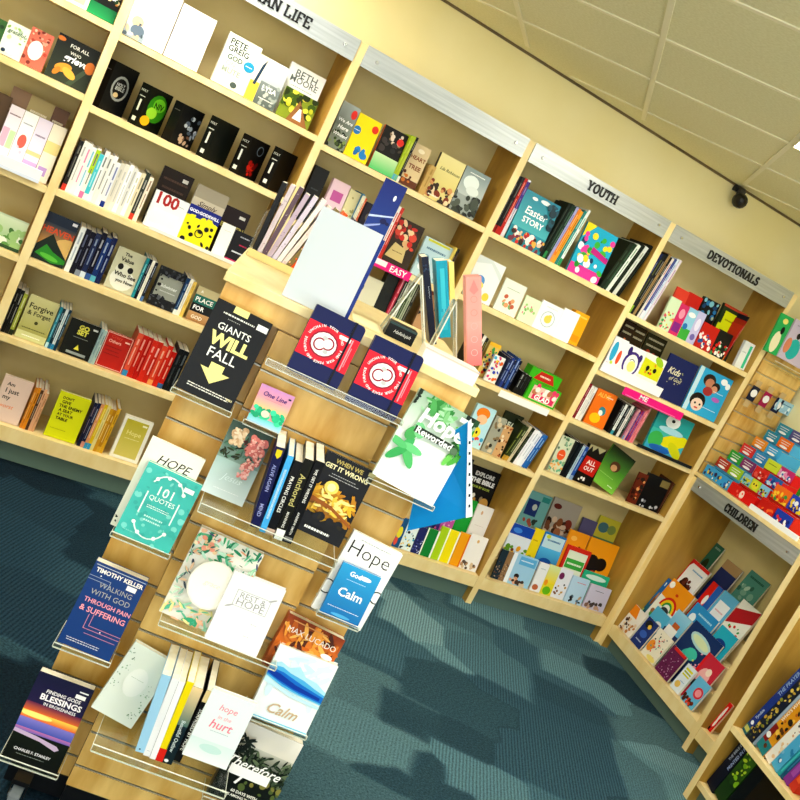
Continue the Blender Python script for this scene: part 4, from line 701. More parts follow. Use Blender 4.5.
S.f(701, 367, 735, 380, '38b0e0', 'cyan cover with two laughing children', [('r', 0, 0, .12, 1, 'c8e8f4'), ('e', .78, .88, .1, .07, 'f4f8fa'), ('e', .92, .82, .07, .07, 'f4f8fa'), ('e', .38, .78, .18, .14, '2c1c18'), ('e', .42, .72, .13, .11, 'c88c70'), ('e', .62, .7, .12, .1, '2c1c18'), ('e', .6, .64, .09, .08, 'd8a080'), ('e', .45, .55, .14, .1, 'a83c3c'), ('e', .3, .28, .22, .18, '1c1414'), ('e', .32, .2, .17, .14, 'f0d8c8'), ('e', .26, .22, .03, .025, '1c1414'), ('e', .4, .22, .03, .025, '1c1414'), ('e', .33, .13, .06, .02, 'd85c50'), ('e', .75, .45, .12, .05, 'b870c8'), ('bar', .7, .2, .4, .02, 'e8f4fa'), ('bar', .75, .6, .3, .02, 'e8f4fa')], t=.01)
tr = thing('cover_tray', 'white card tray standing three childrens covers on the shelf above the pink slip', 'tray', T4(WF, 1.825, -.012, 1.4447)); m = M(); m.box((0, 0, 0), (.42, .01, .052), lin('f8f8fa')); m.box((0, .0102, 0), (.42, .04, .002), lin('f8f8fa')); m.build('tray', MATT, tr)
S = Shelf(WF, 1.156, 'the third shelf under the DEVOTIONALS sign', 1.82, 2.707)
S.s_(588, 383, 598, 389, ['a8283c e8c0c8', '8c2430 d8a8b0', 'f0eee8 b8b8b0', 'e8e6e0 a0a098'], 'left end beside the orange cover', seed=33, kind='spine')
S.f(599, 388, 618, 397, 'ec7c1c', 'orange cover with a blue bird over a yellow ring', [('t', 'ALIVE', .4, .86, .6, 'f4c058', B_), ('bar', .7, .86, .3, .04, 'f8f0e0'), ('e', .6, .46, .16, .13, '3c8c9c', 40), ('e', .55, .4, .1, .08, 'f4f4e8', 40), ('e', .4, .22, .26, .14, 'f4c818')], t=.012)
S.s_(624, 403, 637, 409, ['1c1c20 d8d8d4', 'e8e8e4 5c8088 40a0b0', '182428 e0e4e0', 'e4e0dc 808078', '2c3c38 d0d8d4'], 'run right of the orange cover', seed=34, kind='spine', jit=.01)
S.s_(637, 412, 652, 409, ['d0889c 602838 58a8c8', 'e0a8b0 803c50', '5c2c80 d8c0e8', 'b0304c f0c8d0', '8c3c8c e8c8e8', 'e88c94 803848', 'e07880 f8d8d8', 'e4989c 90404c'], 'pink and purple run', seed=35, kind='thin spine', jit=.01)
S.f(661, 409, 695, 424, '30a8a8', 'teal and yellow picture cover with a white dog figure', [('e', .45, .82, .2, .16, 'e8f0f0'), ('e', .45, .84, .05, .04, '1c1c1c'), ('g', 0, 0, 1, .55, '48c0b0', '48b0d8'), ('e', .7, .4, .4, .16, 'e8e018', 15), ('e', .8, .2, .25, .12, 'd8d818', -30), ('e', .2, .3, .2, .2, '48b860'), ('e', .5, .6, .35, .08, 'b0dce8'), ('e', .4, .12, .3, .08, '2870c0')], t=.015)
r = thing('dark_display_tray', 'long black tray at the right end of the third shelf under DEVOTIONALS', 'tray', T4(WF, 2.28, -.01, 1.1565)); m = M(); m.box((0, 0, 0), (.41, .008, .018), lin('23282a')); m.box((0, .0082, 0), (.41, .04, .002), lin('23282a')); m.build('tray', PRINT, r)
S = Shelf(WF, .84, 'the fourth shelf under the DEVOTIONALS sign', 1.82, 2.707)
S.f(563, 435, 575, 441, 'dce0c4', 'pale floral cover with an orange disc', [('e', .5, .5, .3, .15, 'ec6428'), ('bar', .5, .5, .35, .03, 'f8d8c0'), ('n', 110, ['f0b058', '78b898', 'f4d0a0', '9cb88c'], 26, (.02, .02, .98, .35), (.07, .12)), ('n', 111, ['9cc0a0', 'c8d8b0', '6c8c6c'], 14, (.05, .65, .95, .98), (.05, .1))], t=.02)
S.s_(576, 441, 589, 449, ['141a20 304048', '182028 28343c', 'b8ccd8 708898 c8dce4', '2c5ca8 c8d8f0 90a8c8'], 'dark run between the floral and red covers', seed=36, kind='spine')
S.f(590, 444, 607, 451, '17130f', 'black cover with a torn edge and a red block of white capitals', [('p', [(.05, .82), (.2, .98), (.3, .84), (.5, .98), (.7, .84), (.95, .98), (.9, 1), (.05, 1)], 'b8b088'), ('p', [(.0, .28), (.9, .24), (1, .66), (.1, .7)], 'c42414'), ('t', 'ALL', .5, .56, .5, 'f4e8e0', dict(bold=.02)), ('t', 'OUT', .5, .4, .55, 'f4e8e0', dict(bold=.02)), ('n', 112, ['f0ece4'], 5, (.1, .05, .9, .18), (.04, .07))], t=.02)
S.f(612, 449, 636, 462, '6ca83c', 'bright green cover leaning right with a small brown face', [('g', 0, .55, 1, 1, '24301c', '508438'), ('g', 0, 0, 1, .55, '508c30', '8cc850'), ('e', .5, .58, .2, .13, '5c3c28'), ('e', .48, .54, .12, .08, 'c89c70'), ('bar', .75, .12, .2, .03, 'f4f8e8'), ('bar', .4, .3, .6, .02, 'a0d070')], t=.012, roll=13, y=.05, free=True)
S.edge[0] = 2.44
S.f(640, 467, 650, 474, '70301c', 'brown and red food picture beside the leaning green cover', [('n', 113, ['c85c30', 'e8a868', '381810', '2c2420'], 18, (.05, .05, .95, .9), (.1, .2))], t=.012, dh=-.02)
S.f(649, 472, 671, 483, '16161a', 'black cover with white flecks at the right end', [('n', 114, ['c8c8d0', '808088'], 10, (.1, .02, .9, .2), (.03, .06)), ('r', .6, .75, .98, .95, '8c7c4c')], t=.02)
S.s_(671, 482, 675, 484, ['5c3420 c89870', '2c2018 80604c'], 'brown pair at the right end', seed=37, kind='spine')
# bottom display
LE = [(.03, .165), (.128, .251), (.213, .341)]
gE = 'books in the stepped display under the DEVOTIONALS sign'
def te(i, *a, **k): tierbook(WF, LE[i], 1.83, 2.69, *a, gE, **k)
te(2, (530, 490), (553, 498), '7cb4b4', 'teal cover with a dark blue block on the top step', [('r', .1, .55, .6, .85, '24407c'), ('e', .45, .72, .1, .06, 'c8d0c8'), ('r', .62, .86, .95, .96, '38908c'), ('n', 120, ['384840', '8c9480', 'a85c48'], 20, (.2, .05, .75, .5), (.06, .1))])
te(2, (555, 498), (583, 507), 'b4aca0', 'grey photo cover of laughing brown faces on the top step', [('e', .2, .86, .14, .05, '6c2c24'), ('e', .75, .6, .14, .1, '8c3c2c'), ('n', 121, ['4c3024', '7c5038', '2c1c18', 'd8c0a8'], 34, (.05, .05, .8, .72), (.07, .13)), ('e', .45, .6, .1, .08, '8c5838'), ('e', .48, .4, .12, .1, 'a87050')])
te(2, (584, 518), (598, 523), '68648c', 'muted purple low cover on the top step', WD(122, '8c84a8', '504c70', 'a090a0'))
te(2, (600, 515), (628, 526), 'c8c858', 'yellow green landscape cover at the right of the top step', [('r', 0, .6, 1, 1, 'd0c848'), ('e', .3, .8, .25, .1, '507c88'), ('e', .7, .8, .2, .09, '8ca058'), ('g', 0, 0, 1, .6, '68986c', '3c7060'), ('e', .5, .35, .4, .14, '78a848'), ('e', .25, .2, .25, .1, '283c38')])
te(1, (514, 522), (535, 531), 'e4eaf0', 'white cover with a blue header above yellow fruit', [('r', 0, .72, 1, 1, '1c50b0'), ('e', .3, .84, .2, .07, '4c90e0'), ('n', 123, ['f0c818', 'e8a818', '8c4430', '70a030'], 20, (0, .05, .95, .4), (.07, .12))])
te(1, (535, 527), (545, 532), 'f0d820', 'bright yellow cover left of a rounded blue card', [('e', .4, .2, .3, .12, 'a8b818'), ('bar', .4, .7, .5, .05, 'c8a810')])
te(1, (546, 532), (567, 539), '2c88cc', 'rounded blue card with a pale header', [('g', 0, 0, 1, .62, '60c0e8', '2468b8'), ('r', .04, .62, .96, .95, 'c8e4ec'), ('bar', .5, .82, .6, .06, '3878a8'), ('e', .45, .25, .3, .12, '1c5cac'), ('e', .2, .9, .1, .05, 'd8e050')])
te(1, (568, 528), (590, 537), 'f0a020', 'plain orange cover behind the red framed one', [('e', .3, .85, .15, .05, 'f8c060'), ('e', .7, .7, .06, .03, '8c4c10')], dz=0)
tierbook(WF, (.1, .2), 1.83, 2.69, (569, 545), (592, 553), 'd83420', 'red framed cover with a green picture in front of the orange one', [('r', .1, .08, .9, .9, 'e8f0dc'), ('r', .12, .5, .88, .72, '48b048'), ('bar', .5, .61, .6, .06, 'f0f8e8'), ('n', 181, ['c8d8c0', '8c6c40', 'e8e8e8', '48a8c0'], 14, (.14, .1, .86, .45), (.05, .09))], gE)
te(1, (592, 537), (620, 548), 'f0a41c', 'orange cover with a dark cat shape', [('e', .3, .5, .24, .18, '1c1414'), ('e', .62, .52, .2, .14, '1c1414'), ('p', [(.1, .3), (.5, .25), (.6, .6), (.2, .6)], '201818'), ('e', .75, .22, .12, .07, 'f8c850'), ('r', 0, 0, 1, .06, 'f0f0ea'), ('e', .45, .25, .14, .12, 'b83c28')])
te(0, (503, 549), (509, 552), '283c48', 'slim dark blue cover at the left of the front row', WD(124, '8c5c3c', '1c2830', 'c8a888'))
te(0, (509, 551), (514, 554), '9c7c58', 'slim tan cover beside a dark blue one in the front row', WD(125, '5c4030', 'c8b090', '2c2420'))
te(0, (514, 552), (539, 561), 'a8d0e8', 'sky blue cover with two children in the front row', [('r', 0, 0, .15, 1, 'f0f4f8'), ('bar', .6, .82, .6, .08, '4890c8'), ('r', .3, .68, .95, .95, '68b4e0'), ('bar', .6, .82, .5, .05, 'e8f4fa'), ('e', .4, .3, .1, .08, '2c2020'), ('e', .4, .2, .09, .07, 'd8a080'), ('n', 126, ['e8b090', '4c3830', 'd8c8b0'], 10, (.2, .02, .9, .2), (.05, .09))])
te(0, (541, 562), (550, 566), 'eceef0', 'white cover beside a green and yellow one', [('e', .4, .15, .3, .1, 'c07048'), ('bar', .5, .8, .5, .04, 'b0c0c8')])
te(0, (550, 564), (561, 569), 'e4d838', 'yellow cover with a green foot in the front row', [('g', 0, .4, 1, 1, 'd8e8b0', 'f0d830'), ('e', .5, .15, .35, .14, '70b820'), ('e', .2, .4, .16, .1, 'f0a020')])
te(0, (561, 566), (573, 574), 'e8eaf2', 'white cover with small purple and black figures', [('e', .25, .75, .2, .12, '7c2c60'), ('n', 127, ['2c2c30', '8c5c40', 'c8a060'], 12, (.1, .05, .9, .5), (.05, .09))])
te(0, (574, 575), (590, 582), 'c0dcf0', 'light blue cover between the white and lilac covers', [('bar', .6, .8, .5, .04, 'e84c60'), ('n', 128, ['1c1c24', '5c7890', 'c8a888'], 12, (.1, .04, .9, .3), (.05, .09))])
te(0, (592, 583), (612, 592), 'd0cce0', 'lilac cover with small figures at the right of the front row', [('bar', .5, .78, .4, .04, '484858'), ('n', 129, ['8c6c60', 'c8a890', '504848'], 16, (.1, .04, .9, .3), (.06, .1))])
tierbook(WF, (.085, .166), 1.83, 2.69, (585, 570), (614, 580), '2cb890', 'green and teal cover low behind the lilac one', [('e', .5, .85, .4, .08, 'd8f0e8'), ('bar', .8, .6, .3, .05, 'a8e030')], gE)

# ================================================================ children unit along the right wall
LK = [(.028, .151), (.113, .271), (.193, .401), (.273, .521)]
gK = 'picture books in the stepped display under the CHILDREN sign'
def tk(i, *a, **k): tierbook(KF, LK[i], .045, .935, *a, gK, lean=12, **k)
tk(3, (702, 532), (725, 549), '3c7460', 'dark green cover with a tree on the back step', [('bar', .5, .92, .6, .05, '98b8a8'), ('e', .4, .5, .3, .18, '2c3c20'), ('e', .4, .25, .06, .14, '4c3420'), ('g', 0, 0, 1, .2, '709c78', '486c50')])
tk(3, (727, 560), (743, 571), '2c3c74', 'navy cover under a tan one on the back step', [('r', 0, .8, 1, 1, 'b89c74')])
tk(3, (751, 571), (771, 584), '5c9c90', 'green teal cover at the right of the back step', [('bar', .5, .9, .7, .05, '28685c'), ('n', 130, ['b8d8cc', '3c7468', '88b8a8'], 18, (.05, .1, .95, .8), (.08, .14))])
tk(2, (686, 554), (711, 572), 'f0f2f4', 'white cover with a red frame and brown bears', [('r', 0, .93, 1, 1, 'd82c28'), ('r', 0, 0, .05, 1, 'd82c28'), ('p', [(0, .8), (.2, 1), (0, 1)], 'c82020'), ('bar', .6, .82, .6, .04, '70a8d0'), ('e', .35, .5, .16, .14, '4c2018'), ('e', .62, .42, .15, .13, '5c2c20'), ('n', 131, ['401c14', '70382c'], 12, (.2, .2, .85, .6), (.05, .09))])
tk(2, (713, 582), (724, 590), 'd8281c', 'red cover with a blue edge and a white bird', [('p', [(.6, 0), (1, 0), (1, 1), (.5, 1)], '2c6cc0'), ('e', .4, .6, .14, .12, 'f0f0f0'), ('e', .2, .2, .12, .08, 'f0c040')])
tk(2, (725, 590), (739, 603), '6cb8dc', 'light blue cover with a white label panel', [('r', .15, .1, .85, .8, 'eef2f4'), ('bar', .5, .6, .5, .04, 'e0a0b0'), ('bar', .5, .45, .5, .04, 'a0b8d0')])
tk(2, (743, 600), (762, 614), 'eef0e8', 'white cover with a red corner and green dots', [('p', [(0, .5), (1, .75), (1, 1), (0, .8)], 'b82430'), ('n', 132, ['d83030', '48a858', 'f0c0b8'], 12, (.1, .1, .95, .6), (.04, .07))])
tk(1, (660, 572), (672, 580), '2470b4', 'blue cover with a brown monkey among leaves', [('g', 0, 0, 1, .6, '2c7cb8', '1c6058'), ('e', .6, .42, .3, .13, '8c5820'), ('e', .7, .55, .16, .09, 'c88c38'), ('e', .5, .85, .12, .05, 'e8f4f8'), ('e', .15, .1, .14, .05, 'c8d868')])
tk(1, (673, 579), (695, 597), 'f0a020', 'orange cover with a rainbow over a white cloud', [('p', [(0, .0), (1, .0), (1, .55), (0, .6)], 'eef0e8'), ('e', .12, .88, .1, .07, 'f8f8f4'), ('e', .5, .78, .06, .03, 'd84820'), ('arc', .5, .42, .34, .07, 0, 180, 'd82c20'), ('arc', .5, .42, .27, .07, 0, 180, 'f0d020'), ('arc', .5, .42, .2, .06, 0, 180, '38a048'), ('e', .5, .38, .16, .08, '344048'), ('n', 133, ['3c3c44', 'a87850', '60a050'], 10, (.1, .05, .9, .25), (.05, .08))])
tk(1, (697, 603), (719, 622), '3498d0', 'bright blue cover with a pale emblem behind the dinosaur', [('e', .2, .7, .12, .1, 'e8f4fa'), ('bar', .6, .85, .6, .05, 'b8e0f4'), ('e', .5, .4, .3, .12, '1c60a0')])
tk(1, (722, 625), (738, 640), '2cb0c8', 'cyan cover with a green creature by the upright', [('e', .4, .3, .35, .14, 'b8d820'), ('e', .7, .15, .2, .1, 'd8e840'), ('e', .5, .7, .3, .1, '1c4890')])
def tk2(*a, **k): tierbook(KF, (.07, .155), .045, .935, *a, gK, lean=12, **k)
tk2((657, 607), (671, 618), '5cb8dc', 'light blue cover with a red tube shape low down', [('e', .4, .25, .4, .1, 'e04820', -35), ('e', .7, .6, .25, .15, 'f0f4f4')])
tk2((678, 609), (692, 622), '243868', 'navy cover with a white train on a pale blue sky', [('g', 0, .6, 1, 1, 'a0d4ec', '6cb8e0'), ('r', .1, .45, .75, .68, 'f0f0ee'), ('r', .1, .3, .8, .42, 'e8e8ec'), ('r', .3, .68, .7, .78, 'c06830'), ('bar', .45, .22, .7, .05, 'e8e8f0')])
tk2((695, 622), (724, 645), '1c3c70', 'navy cover with a teal dinosaur under a pale banner', [('e', .5, .78, .36, .11, 'b8dce0', -6), ('e', .5, .78, .3, .07, 'dce8c0', -6), ('e', .38, .36, .16, .22, '48c0b0'), ('e', .5, .54, .18, .1, '50ccb8'), ('e', .25, .15, .2, .14, '3cb0a0'), ('e', .8, .4, .08, .05, 'f0a8c0'), ('n', 134, ['e8e870', 'f4b8c8', '60c8e0'], 14, (.6, .1, .95, .7), (.015, .03)), ('p', [(.75, 0), (1, 0), (1, .4), (.85, .3)], 'a8d828')])
tk(0, (631, 602), (648, 615), 'efe8de', 'white cover with an orange top and a crowd of animals', [('p', [(0, .62), (.62, .62), (.4, 1), (0, 1)], 'f09420'), ('n', 135, ['c88c4c', '6c4428', 'e8d0b0', '2c2c2c'], 26, (.1, .03, .95, .5), (.05, .09))], dz=0)
tk(0, (649, 617), (659, 626), '243c80', 'navy cover with a woman in a yellow scarf', [('e', .4, .8, .3, .14, '1c1c24'), ('e', .55, .75, .14, .08, 'f0c848'), ('e', .5, .45, .3, .12, '3c68c0'), ('bar', .5, .2, .5, .05, 'c8d0e8')])
tk(0, (660, 629), (673, 641), 'f0ead8', 'cream cover scattered with red dots and an orange leaf', [('e', .2, .4, .2, .2, 'f0a030'), ('n', 136, ['c82c28', 'e8503c', '2c3c2c', '58a8a0'], 30, (.15, .1, .95, .9), (.025, .05)), ('e', .7, .1, .3, .08, 'f0e088')])
tk(0, (674, 645), (687, 658), '702058', 'purple patterned cover with a red tab', [('n', 137, ['a86c98', 'c8a0c0', '48103c'], 40, (.08, .05, .92, .85), (.02, .045)), ('r', .2, .9, 1, 1, 'd82820')])
tk(0, (688, 664), (697, 672), 'dfe8f0', 'white cover with yellow stripes over a yellow figure', [('r', .15, .6, .85, .66, 'd8d020'), ('r', .15, .7, .85, .76, 'b0b818'), ('r', .15, .8, .85, .88, 'e0d828'), ('e', .4, .25, .25, .12, 'e8c468'), ('bar', .6, .4, .4, .04, '60a0d0')])
tk(0, (699, 676), (711, 688), '70bce0', 'light blue cover with a red ring and brown figures', [('e', .65, .55, .3, .2, 'd83848'), ('e', .65, .55, .2, .13, 'f0a0a8'), ('n', 138, ['4c2418', '702c1c', 'd84c28'], 12, (.05, .02, .8, .25), (.08, .12))])
tierbook(KF, (.05, .155), .045, .935, (709, 653), (725, 668), 'c83048', 'red pink cover with a pale animal by the near upright', [('e', .5, .55, .3, .2, 'f0b8b8'), ('e', .4, .35, .16, .1, '1c1c1c'), ('e', .6, .7, .14, .08, 'f4e0d0'), ('r', 0, 0, .12, 1, 'd81c20')], gK, lean=12)
tierbook(KF, (.03, .1505), .985, 1.2, (721, 694), (733, 706), 'd8201c', 'red cover with a white figure past the second upright', [('e', .45, .6, .24, .28, 'f0ece8'), ('e', .5, .3, .2, .14, 'f0ece8'), ('n', 139, ['1c1c1c', 'd8201c'], 8, (.25, .2, .75, .8), (.03, .06)), ('e', .25, .08, .2, .06, '1c1c1c')], gK, lean=12)

# ---- displays on the counter
def quad(F, BL, BR, TL, pb, pt):
    """a flat thing read off the photo: bottom corners on one known plane, top corner on another"""
    def P(px, a):
        k, v = a; return F.M @ (F.hit(px[0], px[1], v) if k == 'y' else F.hitz(px[0], px[1], v))
    a, b, c = P(BL, pb), P(BR, pb), P(TL, pt)
    x = (b-a); w_ = x.length; up = c-a; h = up.length
    if w_ < h*.4: up.normalize(); x -= up*x.dot(up); w_ = x.length; x.normalize()
    else: x.normalize(); up -= x*up.dot(x); h = up.length; up.normalize()
    y = up.cross(x)
    return Matrix(((x.x, y.x, up.x, a.x), (x.y, y.y, up.y, a.y), (x.z, y.z, up.z, a.z), (0, 0, 0, 1))), w_, h
def counter_display(x0, x1, y0, h, lean, label, base, cells, lip=None, name='leaflet_display', cat='display rack', foot=.03):
    r = thing(name, label, cat, T4(KF, x0, y0, 1.1615+.002), 'cardboard counter displays')
    w_ = x1-x0; c = lin(base); m = M(); s_ = math.tan(R3(lean))
    rows = len(cells); rh = h/rows
    for i in range(rows):
        y = .012+i*(h*s_/rows); z = i*rh
        m.box((0, y, z), (w_, y+.006, z+rh+.0), c)
    for xx in (0, w_-.002):
        for i in range(rows): y = .012+i*(h*s_/rows); m.box((xx, y+.0065, i*rh), (xx+.002, h*s_+.03, i*rh+rh-.001), c)
    m.build('carton', PRINT, r)
    for i, row in enumerate(cells):
        y = .012+i*(h*s_/rows)-.0065; z = i*rh+.012*(i > 0); n = len(row)
        for j, (cc, art) in enumerate(row):
            if cc is None: continue
            q = thing('leaflet', 'small %s leaflet, row %s up, place %s from left, in the %s' % (colour_name(cc), ORD[i], ORD[j], name.replace('_', ' ')), 'leaflet', r.matrix_world @ Matrix.Translation((j*w_/n+.003, y, z)), 'leaflets in the '+name.replace('_', ' '))
            m = M(); ww = w_/n-.006; m.box((0, 0, 0), (ww, .005, rh*.92), lin(cc)); m.build('card', PRINT, q)
            a = Art(ww, rh*.92, lambda x, z_, d: (x, -d, z_)); a.draw(art or [('bar', .5, .72, .7, .1, 'f4f4f4'), ('bar', .5, .5, .6, .1, 'f4f4f4'), ('e', .5, .2, .3, .12, 'ffffff')]); a.m.build('card_print', PRINT, q)
    return r
counter_display(.02, .255, .012, .44, 38, 'tall leaning light blue card rack of small coloured leaflets in the corner of the counter', '58b4e0',
    [[(None, None)], [('c04028', None), ('a8d030', None)], [('38b048', None), ('8c3878', None)], [('e04040', None), ('3c98d0', None)], [('f0a038', None), ('48b0e0', None)], [('2c98b8', None), ('f08024', None)], [('3ca0b8', None), ('60609c', None)]], name='leaflet_rack')
r = bpy.data.objects['leaflet_rack']
a = Art(.235, .06, lambda x, z, d: (x, .0115-d, z)); a.draw([('r', 0, 0, 1, 1, '48a8e0'), ('n', 140, ['1c3c80', '2870c0', 'f0d040', '3c2c5c', 'f4f4f4'], 24, (.02, .1, .98, .8), (.02, .05))]); a.m.build('picture_band', PRINT, r)
counter_display(.27, .50, .012, .25, 35, 'bright red counter rack of yellow and green childrens booklets', 'd82420',
    [[('d8201c', [('e', .5, .5, .08, .4, 'f4e0d8'), ('n', 141, ['f07060'], 4, (.1, .1, .9, .9), (.02, .04))])], [('8cc8e0', WD(142, 'e0d838', '2c3040', '58a848')), ('c8e048', [('e', .5, .5, .38, .4, 'e8e040'), ('e', .35, .55, .08, .1, '1c1c1c'), ('e', .65, .55, .08, .1, '1c1c1c')]), ('90c8e8', WD(143, 'd8e048', '1c1c28', 'd85078'))], [('e03028', WD(144, 'f06858', 'c81c18', 'f4e0d8')), ('3070b8', WD(145, '2850a0', 'd82880', 'c8e0f0'))], [('d0e040', [('bar', .5, .6, .6, .1, '5c7c18')]), ('c8387c', WD(146, 'f0a0c8', '3878c0', 'f4f4f4'))]], name='booklet_rack')
counter_display(.52, .78, .012, .17, 25, 'low red and orange toy rack at the right end of the counter', 'd02c1c',
    [[('c8241c', WD(147, 'f07838', 'd83020', '8c1810')), ('2848b0', WD(148, 'f4f4f4', '1c2c88', 'd83838'))], [('f07c28', WD(149, 'f8d040', 'd83c1c', '48a050')), ('284cc0', WD(150, 'e8f0f8', '203090', 'e8d040'))]], name='toy_rack')
for i, (x, z, c_, l_, a_) in enumerate([(.44, .0, 'e8807c', 'coral booklet standing at the back of the counter', WD(151, 'f4f4f4', '2c3c50', 'f0a898')), (.56, .0, '3890c8', 'blue booklet with an orange patch at the back of the counter', WD(152, 'f08c30', '1c3c80', 'f4f4f4')), (.33, 0, '48a838', 'green and yellow picture book at the back of the counter, left of a coral booklet', WD(153, 'f0e020', '1c5c2c', 'c8e838'))]):
    r = thing('book', l_, 'book', T4(KF, x, .285-.0*i, 1.1665, 0, 8), 'picture books at the back of the counter'); book_parts(r, .105, .30-.03*i, .012, c_, a_)
r = thing('card_tray', 'flat white tray along the front edge of the counter at the right', 'tray', T4(KF, .50, -.004, 1.1608)); m = M(); m.box((0, 0, 0), (.38, .012, .026), lin('f4f6f8')); m.build('tray', MATT, r)
# ---- hung on the slatwall
def hung(A_, B_2, C_, label, col, art, y0=-.05, y1=-.035, name='book', cat='book', grp='booklets hung on the slatwall strip', t=.012):
    Mx, w_, h = quad(WF, A_, B_2, C_, ('y', y0), ('y', y1)); r = thing(name, label, cat, Mx, grp); book_parts(r, w_, h, t, col, art); return r, Mx, w_
hung((764, 350), (776, 356), (779, 311), 'green booklet with a white dress figure on the slatwall', '38b468', [('e', .45, .3, .3, .28, 'ece8c8'), ('e', .6, .62, .14, .1, '1c1c1c'), ('e', .5, .85, .2, .07, 'e8e488')])
hung((777, 356), (800, 369), (792, 316), 'lilac booklet with a turquoise dress figure on the slatwall', 'cdc3d8', [('e', .4, .32, .24, .26, '2cb8b8'), ('e', .15, .35, .12, .2, 'd89070'), ('e', .38, .66, .08, .08, '1c1c24'), ('e', .85, .68, .18, .12, 'ece088'), ('bar', .8, .35, .2, .03, '8c8498'), ('bar', .3, .88, .3, .03, '8c8498')])
r = thing('acrylic_shelf', 'clear acrylic shelf holding two booklets on the slatwall strip', 'shelf', T4(WF, 2.775, -.062, 1.866), 'clear acrylic shelves'); m = M(); m.box((0, 0, 0), (.30, .06, .003)); m.box((0, -.003, 0), (.30, -.0002, .03)); m.build('tray', ACR, r); m = M(); m.box((0, -.0036, .0302), (.30, .0, .033)); m.build('lip_edge', ACRE, r)
for i, (px, c_, l_) in enumerate([((754, 391), '1c2440', 'navy wristband with a white disc, left of three on the slatwall'), ((766, 397), 'a81c58', 'magenta wristband with a white disc, middle of three on the slatwall'), ((778, 403), '20284c', 'navy wristband with a white disc, right of three on the slatwall')]):
    q = WF.hit(*px, -.03); r = thing('wristband', l_, 'wristband', T4(WF, q.x, -.03, q.z-.062, 0, 0, 3), 'wristbands hung on the slatwall strip')
    m = M(); m.box((-.020, 0, -.035), (.020, .002, .125), lin('c8b084')); m.build('backing_card', PRINT, r)
    m = M(); m.box((-.028, -.004, .005), (.028, -.0004, .09), lin(c_)); m.build('band', PRINT, r)
    m = M(); m.cyl((0, -.0046, .05), (0, -.0070, .05), .022, n=18, col=lin('f0f0f0')); m.build('disc', PRINT, r)
    m = M(); m.cyl((0, .003, .118), (0, .0285, .118), .002, n=6); m.build('hook', CHROME, r)
r = thing('blue_card', 'pale blue card sticking out from the slatwall strip under the wristbands', 'card', T4(WF, 2.97, -.04, 1.66, 12)); m = M(); m.box((0, 0, 0), (.16, .003, .07), lin('a8d0e8')); m.build('card', PRINT, r); a = Art(.16, .07, lambda x, z, d: (x, -d, z)); a.draw([('bar', .5, .7, .8, .1, '3878a8'), ('n', 160, ['e8f4fa', '5890b8'], 8, (0, 0, 1, .5), (.04, .08))]); a.m.build('card_print', PRINT, r)
# ---- large books in the nearer unit
def ub(x, wd, c_, label, art, h=.44, y=.03, roll=14, z=.4):
    r = thing('book', label, 'book', T4(UF, x*1.035, y, z+.0006+wd*math.sin(R3(roll)), 0, 0, roll) , 'large picture books at the bottom right corner')
    # spine faces the room
    m = M(); c = lin(c_); m.box((0, 0, 0), (wd, .002, h), c); m.box((0, .002, 0), (.002, .21, h), c); m.box((wd-.002, .002, 0), (wd, .21, h), c); m.build('cover', PRINT, r, bevel=.0006)
    p = M(); p.box((.0022, .0022, .004), (wd-.0022, .205, h-.004)); p.build('pages', PAPER, r)
    a = Art(wd, h, lambda x_, z_, d: (x_, -d, z_)); a.draw(art); a.m.build('spine_print', PRINT, r); a.tm.build('spine_title', PRINT, r)
up_ = dict(rot=90, bold=.02)
def vt(s, u, v, ln, col, wd, h, **k): return ('t', s, u, v, ln*h/wd, col, dict(rot=90, bold=.02, hmax=9, **k))
ub(0.0375, 0.0375, '1c3c8c', 'dark blue large spine with a white disc near its foot, leftmost', [('r', 0, 0, 1, .1, '2c6c78'), ('r', .1, .03, .9, .08, 'c8c870'), ('e', .5, .14, .25, .022, 'f0f4f8'), vt('Tyndale', .5, .26, .14, 'c8d8f0', .03, .33), vt('THE PRAYER', .5, .7, .34, '9cb4d8', .03, .33)])
ub(0.0762, 0.0500, '18243c', 'navy large spine with golden leaves winding up it', [('n', 170, ['c8a848', 'e0c868', '8c9038'], 46, (.15, .08, .85, .98), (.06, .2)), ('n', 171, ['c8a848', '48542c'], 14, (.05, .02, .95, .2), (.05, .14))])
ub(0.1275, 0.0175, '8ca0b8', 'slim pale blue large spine beside the gold leaf one', [('r', .2, .3, .8, .8, 'a8b8cc')])
ub(0.1463, 0.0688, 'e0a020', 'orange large spine reading WHO IS IN THE BIBLE', [('r', 0, 0, 1, .14, '288890'), ('r', 0, .1, .42, .3, '8c1c1c'), ('e', .2, .17, .2, .03, 'f4f4f0'), ('n', 172, ['603818', 'c87020', '2c1c14', 'f0c858'], 34, (.35, .08, 1, .95), (.08, .2)), vt("WHO'S WHO IN THE BIBLE", .24, .66, .62, 'f8f0d8', .055, .33), ('r', 0, .98, 1, 1, '8c1c1c')])
ub(0.2162, 0.0450, 'f0ece4', 'white large spine with small dark red figures', [('n', 173, ['8c2c20', '2c2420', 'd8b090'], 14, (.3, .3, .95, .9), (.06, .14)), ('n', 174, ['e8c8a0', 'f0dcc0'], 10, (.5, .05, 1, .3), (.1, .2))])
ub(0.2625, 0.0500, '58b0d8', 'sky blue large spine with white clouds', [('n', 175, ['e8f4f8', '88c8e4', '2c88b8'], 16, (0, .05, 1, .95), (.15, .3))])
ub(0.3137, 0.0175, '289ca8', 'slim turquoise large spine', [('r', .3, .05, .7, .95, '50c0c8')])
ub(0.3325, 0.0175, '1c5c80', 'slim deep blue large spine beside a turquoise one', [('r', .3, .1, .7, .8, '3c80a8')])
